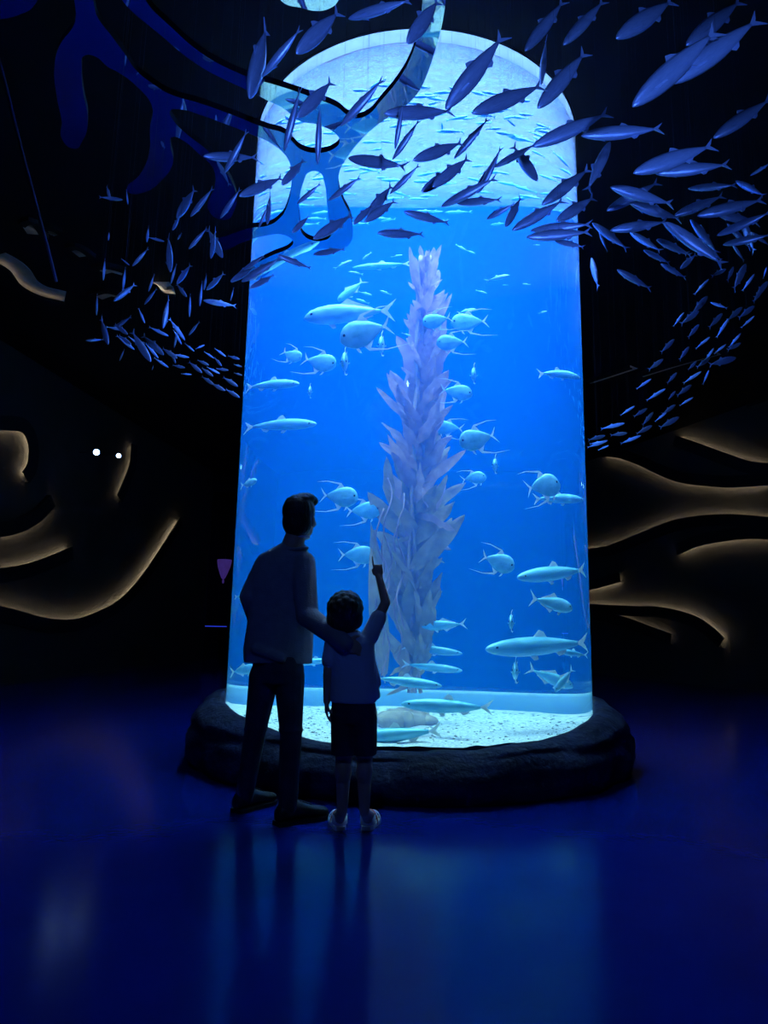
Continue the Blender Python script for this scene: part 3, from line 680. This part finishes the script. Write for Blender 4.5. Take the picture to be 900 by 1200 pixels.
MU = species('mullet', [(.50, 0, .006), (.48, 0, .03), (.43, 0, .055), (.34, 0, .080), (.22, 0, .098), (.08, 0, .102), (-.06, 0, .092), (-.18, 0, .070), (-.28, .002, .045), (-.36, .004, .025)], .62,
             [(-.34, .004), (-.40, .04), (-.50, .12), (-.45, .03), (-.43, .004), (-.45, -.02), (-.50, -.11), (-.40, -.03)],
             [('dorsal_fin', [(.06, .095), (0, .17), (-.04, .15), (-.07, .085)]), ('anal_fin', [(-.14, -.078), (-.17, -.12), (-.22, -.10), (-.25, -.05)]), ('pelvic_fin', [(.10, -.095), (.06, -.15), (.02, -.14), (.03, -.095)])],
             M['greyfish'], (.42, .036, .012, .013))
JK = species('jack', [(.50, -.015, .006), (.48, -.01, .04), (.43, 0, .080), (.34, 0, .115), (.22, 0, .135), (.08, 0, .13), (-.06, 0, .105), (-.18, 0, .072), (-.28, .002, .04), (-.35, .004, .020)], .45,
             [(-.33, .004), (-.39, .05), (-.51, .16), (-.44, .04), (-.42, .004), (-.44, -.03), (-.51, -.15), (-.39, -.04)],
             [('dorsal_fin', [(.10, .13), (.02, .20), (-.08, .14), (-.26, .06), (-.24, .04)]), ('anal_fin', [(.02, -.115), (-.04, -.18), (-.12, -.12), (-.27, -.055), (-.24, -.035)]), ('pelvic_fin', [(.22, -.13), (.17, -.19), (.13, -.18), (.15, -.13)])],
             M['silver'], (.41, .041, .02, .016))
b = MB(); b.rings(body_loft([(.5, 0, .006), (.44, 0, .05), (.28, 0, .095), (.08, 0, .10), (-.14, 0, .07), (-.34, 0, .022)], lambda x: .6, 8)); b.plate([(-.32, 0), (-.5, .11), (-.43, 0), (-.5, -.11)], .01); b.plate([(.1, .09), (0, .16), (-.1, .08)], .008)
SMALLF = b.mesh('small_fish', M['silver'])
ZS = {}
def swim(sp, nx, ny, tx, ty, Y, label, name, depthtilt=0, group=None, up=Vector((0, 0, 1))):
    q = .5+(Y-TY)/3.0; nose = tank_pt(nx, ny, q-depthtilt/2); tail = tank_pt(tx, ty, q+depthtilt/2)
    mw, c, L = orient(nose, tail, up); mw = mw @ Matrix.Diagonal((1, 1, 1.4 if sp is PP else .8 if sp is MU else 1.0, 1))
    me = sp['body']; root = bpy.data.objects.new(name, me); col.objects.link(root); root.matrix_basis = mw
    for nm, m_ in sp.items():
        if nm != 'body':
            for q_ in (m_ if isinstance(m_, list) else [m_]): link(nm, q_, root)
    tag(root, label, 'fish', group); return root
C = TY
for a in [
 (JK, 356, 372, 463, 364, C-.6, 'largest pale jack gliding level above the man, high beside the kelp', 'jack_fish'),
 (PP, 398, 398, 460, 381, C-.9, 'deep silvery pompano with black eye just below the largest jack', 'pompano'),
 (JK, 396, 353, 427, 328, C+.2, 'small jack rising steeply behind the largest jack', 'jack_fish'),
 (MU, 413, 314, 482, 309, C+.4, 'slender pale mullet near the top of the kelp', 'mullet'),
 (PP, 353, 421, 330, 412, C-.2, 'small pompano trailing behind another below the largest jack', 'pompano'),
 (PP, 394, 428, 354, 421, C-.4, 'pompano leading a smaller one, long threads below its belly', 'pompano'),
 (MU, 351, 450, 280, 456, C-.3, 'thick mullet at the tank edge, upper of two above the man', 'mullet'),
 (MU, 371, 497, 284, 503, C-.3, 'thick mullet at the tank edge, lower of two above the man', 'mullet'),
 (PP, 495, 379, 530, 372, C-.5, 'pompano crossing the upper kelp trunk', 'pompano'),
 (PP, 528, 378, 573, 377, C-.2, 'pompano following behind one at the upper kelp trunk', 'pompano'),
 (JK, 558, 362, 536, 367, C+.5, 'small jack above the pompano that leaves the upper kelp', 'jack_fish'),
 (PP, 511, 402, 549, 401, C-.5, 'pompano with raised fin under the pair at the upper kelp', 'pompano'),
 (PP, 554, 462, 515, 457, C-.3, 'pompano heading away from the middle kelp leaves', 'pompano'),
 (PP, 508, 500, 544, 503, C+.2, 'pompano half hidden in the middle kelp leaves', 'pompano'),
 (PP, 538, 519, 583, 510, C-.8, 'bright pompano facing the middle kelp with a long belly thread', 'pompano'),
 (PP, 570, 558, 540, 563, C-.1, 'small pompano near hanging threads beside the kelp', 'pompano'),
 (PP, 656, 566, 616, 574, C-.7, 'bright pompano above a slim mullet near the tank wall', 'pompano'),
 (MU, 688, 586, 625, 585, C-.4, 'slim mullet under the bright pompano near the tank wall', 'mullet'),
 (PP, 603, 665, 563, 652, C-.7, 'speckled pompano nosing downward in open water beside the kelp', 'pompano'),
 (MU, 606, 677, 698, 668, C-.75, 'large mullet swimming in from the tank wall, mid height', 'mullet'),
 (JK, 671, 713, 621, 701, C-.9, 'dark-finned jack under the large mid-height mullet', 'jack_fish'),
 (MU, 690, 443, 630, 438, C-.3, 'mullet leaving at the tank wall high above the others', 'mullet'),
 (JK, 494, 734, 547, 731, C-.2, 'jack with wide forked tail emerging behind the lower kelp', 'jack_fish'),
 (MU, 569, 761, 692, 753, C-.7, 'longest mullet cruising low toward the kelp', 'mullet'),
 (MU, 655, 763, 697, 768, C-.2, 'short mullet behind the longest low mullet', 'mullet'),
 (MU, 542, 766, 470, 757, C-.1, 'upper of two mullet heads poking out behind the kelp foot', 'mullet'),
 (MU, 542, 786, 470, 778, C-.2, 'lower of two mullet heads poking out behind the kelp foot', 'mullet'),
 (JK, 672, 805, 618, 783, C-.2, 'jack gliding just above the sand near the tank wall', 'jack_fish'),
 (JK, 650, 810, 672, 783, C-.6, 'jack nosing into the sand near the tank wall', 'jack_fish'),
 (MU, 518, 804, 436, 794, C-.75, 'mullet in front of the kelp foot above the sand', 'mullet'),
 (MU, 470, 825, 578, 830, C-1.0, 'darker mullet over the sand in front of the kelp', 'mullet'),
 (MU, 408, 866, 518, 856, C-1.25, 'mullet skimming the sand right behind the rock kerb', 'mullet'),
 (PP, 420, 583, 375, 581, C-.6, 'pompano with long threads just ahead of the man', 'pompano'),
 (PP, 447, 597, 405, 600, C-.2, 'pompano half behind a kelp leaf above the boy', 'pompano'),
 (PP, 440, 650, 396, 651, C-.2, 'pompano at the tip of the pointing finger', 'pompano'),
 (JK, 301, 563, 262, 570, C-.3, 'jack partly cut off by the tank edge behind the man', 'jack_fish'),
 (MU, 295, 697, 250, 700, C-.3, 'mullet behind the elbow of the man at the tank edge', 'mullet'),
 (JK, 300, 782, 255, 788, C-.2, 'jack low behind the legs of the man', 'jack_fish'),
 (MU, 340, 778, 400, 772, C+.1, 'mullet low between the man and the boy', 'mullet')]:
    nx, ny, tx_, ty_, Y = a[1:6]
    swim(a[0], nx, ny, tx_, ty_, Y, a[6], a[7])
for px, py, Y, h, lb in [(403, 425, C-.5, 40, 'head-on pompano with dangling threads below the largest jack'), (446, 405, C-.3, 34, 'head-on pompano hanging close to the kelp, below the jack tail'), (362, 460, C-.2, 20, 'small head-on pompano between the two thick mullets'),
                       (554, 440, C-.3, 28, 'head-on pompano beside the kelp at mid height'), (579, 546, C-.3, 26, 'head-on pompano where long pale threads hang down'), (598, 730, C-.6, 28, 'head-on jack swimming at us in open low water'), (603, 787, C-.5, 34, 'head-on jack tipped upward just above the sand')]:
    nose = tank_y(px, py, Y-.12); tail = tank_y(px+3, py-3, Y+.14)
    mw, c, L = orient(nose, tail)
    L = h/FPX*Y*1.35; mw = Matrix.Translation(c) @ (mw.to_3x3().normalized().to_4x4()) @ Matrix.Scale(L, 4)
    root = bpy.data.objects.new('pompano', PP['body']); col.objects.link(root); root.matrix_basis = mw
    for nm, m_ in PP.items():
        if nm != 'body':
            for q_ in (m_ if isinstance(m_, list) else [m_]): link(nm, q_, root)
    tag(root, lb, 'fish')
for px, py, ln, an in [(452, 343, 15, -20), (476, 392, 12, -20), (428, 344, 17, -15), (425, 353, 17, -20), (417, 320, 18, -10), (402, 310, 24, 25), (551, 295, 13, -20), (564, 342, 14, -15), (592, 334, 7, 0), (617, 333, 10, -5), (636, 366, 11, 15), (583, 326, 30, 14), (629, 287, 8, 0), (465, 300, 14, 10), (540, 290, 15, -30), (430, 300, 14, 40)]:
    Y = C-.4; dx, dy = ln/2*math.cos(math.radians(an)), ln/2*math.sin(math.radians(an)); sg = rnd.choice((-1, 1))
    mw, c, L = orient(tank_y(px+sg*dx, py-sg*dy, Y), tank_y(px-sg*dx, py+sg*dy, Y))
    o = link('small_fish', SMALLF, None, mw); tag(o, 'tiny silvery fish loosely scattered in open water around the kelp top', 'fish', 'tiny fish around the kelp top')
n = 0; rs = random.Random(42)
while n < 165:  # fish shapes stand in for white ripple arcs and reflections on the surface
    a, q = rs.uniform(0, 2*math.pi), math.sqrt(rs.uniform(0, 1))*(TR-.16)
    x, y = TX+q*math.cos(a), TY+q*math.sin(a); z = rs.uniform(4.95, 5.26)
    if n >= 110: y = TY-rs.uniform(.35, 1.15); x = TX+rs.uniform(-.9, .9)*math.sqrt(max(.05, (TR-.2)**2-(y-TY)**2)); z = rs.uniform(5.18, 5.30)
    h = rs.gauss(math.pi, .5) + (math.pi if rs.random() < .2 else 0); L = rs.uniform(.10, .17)
    d = Vector((math.cos(h), math.sin(h)*.6, rs.uniform(-.25, .25))).normalized()
    c = Vector((x, y, z)); mw, c, L = orient(c+d*L/2, c-d*L/2)
    o = link('surface_fish', SMALLF, None, mw); tag(o, 'tiny silvery fish shape standing in for a ripple glint under the water surface', 'fish', 'ripple glints made as fish under the water surface'); n += 1

# ------------------------------------------------------------------ people
def remesh(name, mb, voxel, smooth, material, parent, off):
    tmp = link('tmp', mb.mesh(name, material))
    r = tmp.modifiers.new('r', 'REMESH'); r.mode = 'VOXEL'; r.voxel_size = voxel; r.use_smooth_shade = True
    s = tmp.modifiers.new('s', 'SMOOTH'); s.factor = .5; s.iterations = smooth
    dg = bpy.context.evaluated_depsgraph_get(); me = bpy.data.meshes.new_from_object(tmp.evaluated_get(dg)); me.name = name
    old = tmp.data; bpy.data.objects.remove(tmp); bpy.data.meshes.remove(old)
    me.transform(Matrix.Translation(-off)); me.materials.clear(); me.materials.append(material)
    me.polygons.foreach_set('use_smooth', [True]*len(me.polygons))
    return link(name, me, parent)
def frame(yaw, pitch):
    """yaw from +y toward +x, pitch up; columns right, forward, up"""
    F = Vector((math.sin(yaw)*math.cos(pitch), math.cos(yaw)*math.cos(pitch), math.sin(pitch)))
    Rr = F.cross(Vector((0, 0, 1))).normalized(); Uu = Rr.cross(F)
    return Matrix(((Rr.x, F.x, Uu.x), (Rr.y, F.y, Uu.y), (Rr.z, F.z, Uu.z)))
def head(mb, c, R, s):
    def P(r, f, u): return c + R @ Vector((r, f, u))*s
    mb.ell(P(0, -.005, .02), (.076*s, .098*s, .100*s), R); mb.ell(P(0, .028, -.060), (.056*s, .066*s, .058*s), R)
    mb.ell(P(0, .070, -.095), (.028*s, .024*s, .022*s), R)
    mb.cap(P(0, .090, .005), .010*s, P(0, .108, -.030), .015*s); mb.ell(P(0, .088, -.066), (.025*s, .014*s, .012*s), R)
    mb.ell(P(0, .082, .026), (.055*s, .018*s, .012*s), R)
    for sg in (-1, 1): mb.ell(P(sg*.077, -.008, -.012), (.012*s, .022*s, .034*s), R); mb.ell(P(sg*.042, .070, -.035), (.024*s, .022*s, .022*s), R)
    return P
def eyes(P, R, s, parent, off):
    for sg in (-1, 1):
        b = MB(); b.ell(P(sg*.031, .080, .004), (.014*s, .013*s, .010*s), R, 10, 8); o = b.build('eye', M['rim'], parent, off=off)
        b = MB(); b.ell(P(sg*.031, .092, .004), (.006*s, .003*s, .006*s), R, 8, 6); b.build('pupil', M['eye'], o, off=off)
def loft(mb, levels, n=20):
    """levels: (centre, half width, half depth, axis_w, axis_d)"""
    mb.rings([[c + aw*(hw*math.copysign(abs(math.cos(2*math.pi*j/n))**.85, math.cos(2*math.pi*j/n))) + ad*(hd*math.copysign(abs(math.sin(2*math.pi*j/n))**.85, math.sin(2*math.pi*j/n))) for j in range(n)] for c, hw, hd, aw, ad in levels])
def hand(mb, wrist, d, nrm, s, curl, side, point=False):
    """palm along d, back of hand along nrm; side +1/-1 sets the thumb side"""
    d = d.normalized(); nrm = (nrm - d*nrm.dot(d)).normalized(); t = d.cross(nrm)*side
    Rm = Matrix((t, d, nrm)).transposed()
    mb.ell(wrist+d*.045*s, (.040*s, .052*s, .016*s), Rm)
    for i, (o_, ln) in enumerate(((.030, .072), (.010, .080), (-.011, .074), (-.030, .058))):
        p = wrist + d*.085*s + t*o_*s; ang = curl*(1+.12*i)
        if point: ang = .05 if i == 0 else 1.45
        dd = d.copy(); prev = p; r = .0088*s
        for seg in range(3):
            dd = Matrix.Rotation(-ang*(.7 if seg else .9), 3, t*side) @ dd if False else (dd*math.cos(ang*.8) - nrm_rot(dd, t, nrm)*math.sin(ang*.8))
            q = prev + dd*ln*s*(.45, .32, .23)[seg]; mb.cap(prev, r, q, r*.9); prev = q; r *= .9
    p = wrist + d*.025*s + t*.032*s; q = p + (d*.6+t*.75)*.034*s - nrm*.008*s; q2 = q + (d*.9+t*.25)*.030*s - nrm*.012*s
    if point: q = p + d*.034*s + t*.004*s - nrm*.016*s; q2 = q + d*.012*s - t*.030*s - nrm*.010*s
    mb.cap(p, .013*s, q, .0105*s); mb.cap(q, .0105*s, q2, .009*s)
def nrm_rot(dd, t, nrm):
    v = dd.cross(t); 
    if v.dot(nrm) < -1e-6 and abs(dd.dot(nrm)) < .2: v = -v
    return v
def shoe(heel, toe, s, parent, off, name='shoe'):
    d = (toe-heel); L = d.length; d.normalize(); r = Vector((0, 0, 1)).cross(d); z = Vector((0, 0, 1))
    prof = [(0.0, .028, .060), (.05, .034, .075), (.18, .036, .085), (.32, .036, .088), (.48, .038, .070), (.66, .045, .052), (.84, .043, .042), (.95, .030, .034), (1.0, .012, .022)]
    b = MB(); b.rings([[heel+d*t*L + r*w_*s*math.cos(2*math.pi*j/14) + z*(.018+max(0, h*s*(.5+.5*math.sin(2*math.pi*j/14))) ) for j in range(14)] for t, w_, h in prof])
    o = b.build(name, M['shoe'], parent, off=off)
    b = MB(); b.rings([[heel+d*(t*1.03-.015)*L + r*(w_+.004)*s*(1 if j in (0, 3) else -1) + z*(.022 if j < 2 else .001) for j in range(4)] for t, w_, h in prof]); b.build('sole', M['sole'], o, smooth=False, off=off)
    for q in range(4):
        c = heel+d*L*(.42+.07*q)+z*(.018+(.078-.007*q)*s); bb = MB(); bb.cap(c-r*.018*s, .003, c+r*.018*s, .003, 6); bb.build('lace', M['sole'], o, off=off)
    return o
X, Yv, Z = Vector((1, 0, 0)), Vector((0, 1, 0)), Vector((0, 0, 1))

# ---- the man
MD = 3.78
hl, tl = at_z(276, 953, 0), at_z(311, 943, 0); hr, tr_ = at_z(324, 968, 0), at_z(371, 960, 0)
tl = hl+(tl-hl).normalized()*.31; tr_ = hr+(tr_-hr).normalized()*.31
base = (hl+hr)/2; base.z = 0
man = tag(empty('person', base), 'adult in a jacket and dark jeans, gazing up with an arm around the boy', 'person'); off = man.location.copy()
yaw = math.radians(28); RB_ = frame(yaw, 0); ax, ay = RB_.col[0].copy(), RB_.col[1].copy()
def MP(x, y, dy=0): return at_y(x, y, MD+dy)
HR_ = frame(math.radians(16), math.radians(14)); hc = MP(352, 608)
bd = MB(); Pm = head(bd, hc, HR_, 1.0)
bd.cap(Pm(0, -.03, -.05), .056, MP(338, 650), .062); bd.cap(MP(338, 655), .07, MP(332, 700), .10); bd.cap(MP(332, 700), .10, MP(326, 780), .10)
SHL, SHR = MP(312, 662, .02), MP(356, 660, -.04)
EL, WL = MP(293, 699, -.02), MP(306, 744, .14); ER, WR = at_y(360, 722, MD-.16), at_y(404, 754, 3.41)
bd.cap(SHL, .042, EL, .036); bd.cap(EL, .036, WL, .026); bd.cap(SHR, .042, ER, .036); bd.cap(ER, .036, WR, .026)
kL, kR = (hl+tl)/2+Vector((0, .02, 0)), (hr+tr_)/2
KL, KR = at_y(299, 858, MD+.05), at_y(341, 860, MD-.06)
AL, AR = hl+(tl-hl)*.2+Z*.11, hr+(tr_-hr)*.2+Z*.11
HLp, HRp = MP(310, 792), MP(339, 792, -.03)
bd.cap(HLp, .07, KL, .048); bd.cap(KL, .048, AL, .034); bd.cap(HRp, .07, KR, .048); bd.cap(KR, .048, AR, .034)
bd.cap(AL, .034, hl+(tl-hl)*.6+Z*.045, .025); bd.cap(AR, .034, hr+(tr_-hr)*.6+Z*.045, .025)
hand(bd, WR, at_y(430, 764, 3.43)-WR, Vector((.1, -1, .25)), .95, .28, -1); hand(bd, WL, MP(318, 765, .16)-WL, Vector((-.8, .3, 0)), .95, .35, 1)
remesh('body', bd, .0055, 3, M['skin'], man, off); eyes(Pm, HR_, 1.0, man, off)
hb = MB()
hb.ell(Pm(0, -.018, .045), (.091, .104, .096), HR_); hb.ell(Pm(0, -.050, -.015), (.086, .070, .088), HR_); hb.ell(Pm(.03, .055, .095), (.060, .05, .038), HR_); hb.ell(Pm(.02, .02, .112), (.066, .07, .034), HR_)
for q in range(16):
    a = q*.7; hb.ell(Pm(.05*math.cos(a*2.1), .06*math.sin(a*1.3)+.01, .112+.010*math.sin(q)), (.024, .03, .016), HR_, 8, 6)
remesh('hair', hb, .006, 2, M['hair'], man, off)
jb = MB()
lev = [(636, 334, 355, .055), (644, 320, 358, .075), (652, 306, 361, .095), (668, 299, 364, .115), (690, 297, 364, .12), (715, 297, 363, .118), (740, 293, 363, .12), (762, 290, 362, .125), (777, 291, 361, .12)]
loft(jb, [(MP((l+r)/2, y), (r-l)/2/FPX*MD*1.03, dp, Vector((math.cos(yaw*.3), -math.sin(yaw*.3), 0)), ay) for y, l, r, dp in lev])
jb.cap(SHL, .066, EL, .058); jb.cap(EL, .058, WL, .045); jb.cap(SHR, .066, ER, .060); jb.cap(ER, .060, WR, .045)
jb.cap(MP(300, 760, -.1), .03, MP(330, 772, -.12), .025)
jk = remesh('jacket', jb, .008, 4, M['jacket'], man, off)
cb = MB(); cpt = [MP(345, 643) + (ax*math.cos(a)*.072+ay*math.sin(a)*.068) + Z*(.012*math.sin(a)) for a in [2*math.pi*i/24 for i in range(24)]]
cb.tube(cpt, .009, 8, closed=True); cb.build('collar', M['jacket'], jk, off=off)
cb = MB(); cpt = [Pm(0, -.03, -.10) + (ax*math.cos(a)*.052+ay*math.sin(a)*.050) for a in [2*math.pi*i/24 for i in range(24)]]; cb.tube(cpt, .010, 8, closed=True); cb.build('shirt_collar', M['tee'], man, off=off)
pb = MB()
loft(pb, [(MP(326, 768), .135, .105, ax, ay), (MP(326, 785), .145, .115, ax, ay), (MP(326, 800), .140, .11, ax, ay)])
for H_, K_, A_, in ((HLp, KL, AL), (HRp, KR, AR)):
    pb.cap(H_, .084, K_, .059); pb.cap(K_, .059, A_-Z*.035, .050)
    for t in (.15, .3, .8, .92): c = K_.lerp(A_, t); pb.ell(c, (.061-.006*t, .061-.006*t, .016))
    for t in (.93,): c = H_.lerp(K_, t); pb.ell(c, (.068, .068, .018))
remesh('jeans', pb, .008, 3, M['jeans'], man, off)
shoe(hl, tl, 1.2, man, off); shoe(hr, tr_, 1.2, man, off)

# ---- the boy
BD = 3.50
bl, br = at_z(399, 974, 0), at_z(429, 974, 0)
base = (bl+br)/2; base.z = 0
boy = tag(empty('person', base), 'boy in pale tee, dark shorts and white sandals, pointing up at the tank', 'person'); off = boy.location.copy()
def BP(x, y, dy=0): return at_y(x, y, BD+dy)
BH = frame(math.radians(12), math.radians(16)); hc = BP(405.5, 719); S = .93
bd = MB(); Pb = head(bd, hc, BH, S)
bd.cap(Pb(0, -.02, -.06), .040, BP(409, 750), .045); bd.cap(BP(411, 755), .055, BP(413, 790), .07); bd.cap(BP(413, 790), .07, BP(415, 830), .072)
sL, sR = BP(391, 752), BP(433, 746)
eL, wL = BP(384.5, 788, -.02), BP(383, 822, .0); eR, wR = BP(452, 706, .03), BP(444, 676, .07)
bd.cap(sL, .032, eL, .026); bd.cap(eL, .026, wL, .018); bd.cap(sR, .032, eR, .026); bd.cap(eR, .026, wR, .0185)
hand(bd, wL, Vector((0.0, .06, -1)), Vector((-1, -.2, 0)), .66, .35, -1)
hand(bd, wR, BP(440, 645, .10)-wR, Vector((.25, -1, 0)), .72, .2, -1, point=True)
kL, kR = BP(403, 884, .03), BP(427, 884, .03); aL, aR = BP(401, 949, .0), BP(427, 949, .0)
bd.cap(BP(402, 835), .065, kL, .045); bd.cap(kL, .043, aL, .026); bd.cap(BP(427, 835), .065, kR, .045); bd.cap(kR, .043, aR, .026)
bd.ell(kL.lerp(aL, .3)-Yv*.012, (.042, .044, .07)); bd.ell(kR.lerp(aR, .3)-Yv*.012, (.042, .044, .07))
fl = Vector((-.22, 1, 0)).normalized(); fr_ = Vector((.22, 1, 0)).normalized()
for A_, d_, hh in ((aL, fl, bl), (aR, fr_, br)):
    hp = hh+d_*.04+Z*.045; bd.cap(A_, .026, hp, .026); bd.cap(hp, .026, hh+d_*.15+Z*.036, .024); bd.cap(A_-Z*.01, .024, hh+d_*.12+Z*.045, .024)
    rr_ = Vector((d_.y, -d_.x, 0))
    for q in range(5): bd.cap(hh+d_*.15+rr_*(.022-.011*q)+Z*.032, .009, hh+d_*(.185-.004*abs(q-1))+rr_*(.026-.013*q)+Z*.028, .008, 8)
remesh('body', bd, .0045, 2, M['skin'], boy, off); eyes(Pb, BH, S, boy, off)
hb = MB()
hb.ell(Pb(0, -.015, .030), (.100*S, .112*S, .098*S), BH); hb.ell(Pb(0, -.045, -.025), (.088*S, .078*S, .075*S), BH); hb.ell(Pb(0, .06, .065), (.07*S, .045*S, .045*S), BH)
hb.ell(Pb(-.065, -.03, -.02), (.036*S, .06*S, .055*S), BH); hb.ell(Pb(.065, -.03, -.02), (.036*S, .06*S, .055*S), BH)
for q in range(46):
    t_ = math.acos(1-1.15*(q+.5)/46); a = q*2.4
    hb.ell(Pb(.086*math.sin(t_)*math.cos(a), -.015+.098*math.sin(t_)*math.sin(a), .032+.086*math.cos(t_)), (.017, .022, .017), BH, 8, 6)
remesh('hair', hb, .0055, 9, M['hair'], boy, off)
tb = MB(); byaw = math.radians(8); bax, bay = frame(byaw, 0).col[0].copy(), frame(byaw, 0).col[1].copy()
lev = [(741, 400, 420, .045), (746, 391, 432, .062), (753, 387, 438, .078), (768, 387, 439, .086), (790, 388, 440, .090), (808, 388, 441, .094), (820, 388, 440, .096), (823, 389, 439, .094)]
loft(tb, [(BP((l+r)/2, y), (r-l)/2/FPX*BD*1.02, dp, bax, bay) for y, l, r, dp in lev])
tb.cap(sL, .046, sL.lerp(eL, .62), .044); tb.cap(sR, .046, sR.lerp(eR, .55), .043)
tb.cap(BP(436, 800, -.02), .03, BP(441, 815, -.02), .022); tb.cap(BP(430, 770), .04, BP(440, 800), .03)
ts = remesh('t_shirt', tb, .007, 3, M['tee'], boy, off)
cpt = [BP(409, 741)+bax*math.cos(a)*.052+bay*math.sin(a)*.050+Z*.008*math.sin(a) for a in [2*math.pi*i/24 for i in range(24)]]
cb = MB(); cb.tube(cpt, .008, 8, closed=True); cb.build('neckband', M['tee'], ts, off=off)
sb = MB()
loft(sb, [(BP(414, 816), .105, .082, bax, bay), (BP(414.5, 830), .112, .09, bax, bay), (BP(415, 846), .112, .09, bax, bay)])
for x in (402.5, 427.5): loft(sb, [(BP(x, 836), .060, .082, bax, bay), (BP(x, 860), .060, .078, bax, bay), (BP(x, 884), .058, .074, bax, bay)])
remesh('shorts', sb, .007, 2, M['shorts'], boy, off)
for A_, d_, hh in ((aL, fl, bl), (aR, fr_, br)):
    rr_ = Vector((d_.y, -d_.x, 0)); prof = [(0, .022), (.02, .032), (.07, .034), (.12, .040), (.17, .040), (.195, .030), (.205, .012)]
    b = MB(); b.rings([[hh+d_*t+rr_*w_*sx+Z*z for sx, z in ((-1, .001), (1, .001), (1, .02), (-1, .02))] for t, w_ in prof]); so = b.build('sandal', M['sandal'], boy, smooth=False, off=off)
    b = MB(); arc = [hh+d_*(.035-.045*math.cos(a))+rr_*.037*math.sin(a)+Z*.05 for a in [(-.6+1.2*i/14)*math.pi for i in range(15)]]
    b.rings([[p+Z*.022, p+Z*.022+(p-hh-d_*.03).normalized()*.004, p-Z*.022+(p-hh-d_*.03).normalized()*.006, p-Z*.022] for p in arc]); b.build('heel_strap', M['sandal'], so, off=off)
    for t_, mm, hgt in ((.085, 'red', .072), (.105, 'sandal', .066), (.155, 'sandal', .052)):
        arc = [hh+d_*t_+rr_*.042*math.cos(a)+Z*(.012+hgt*math.sin(a)) for a in [math.pi*i/12 for i in range(13)]]
        b = MB(); b.rings([[p-d_*.009, p+d_*.009, p+d_*.009+Z*.003, p-d_*.009+Z*.003] for p in arc]); b.build('strap', M[mm], so, off=off)
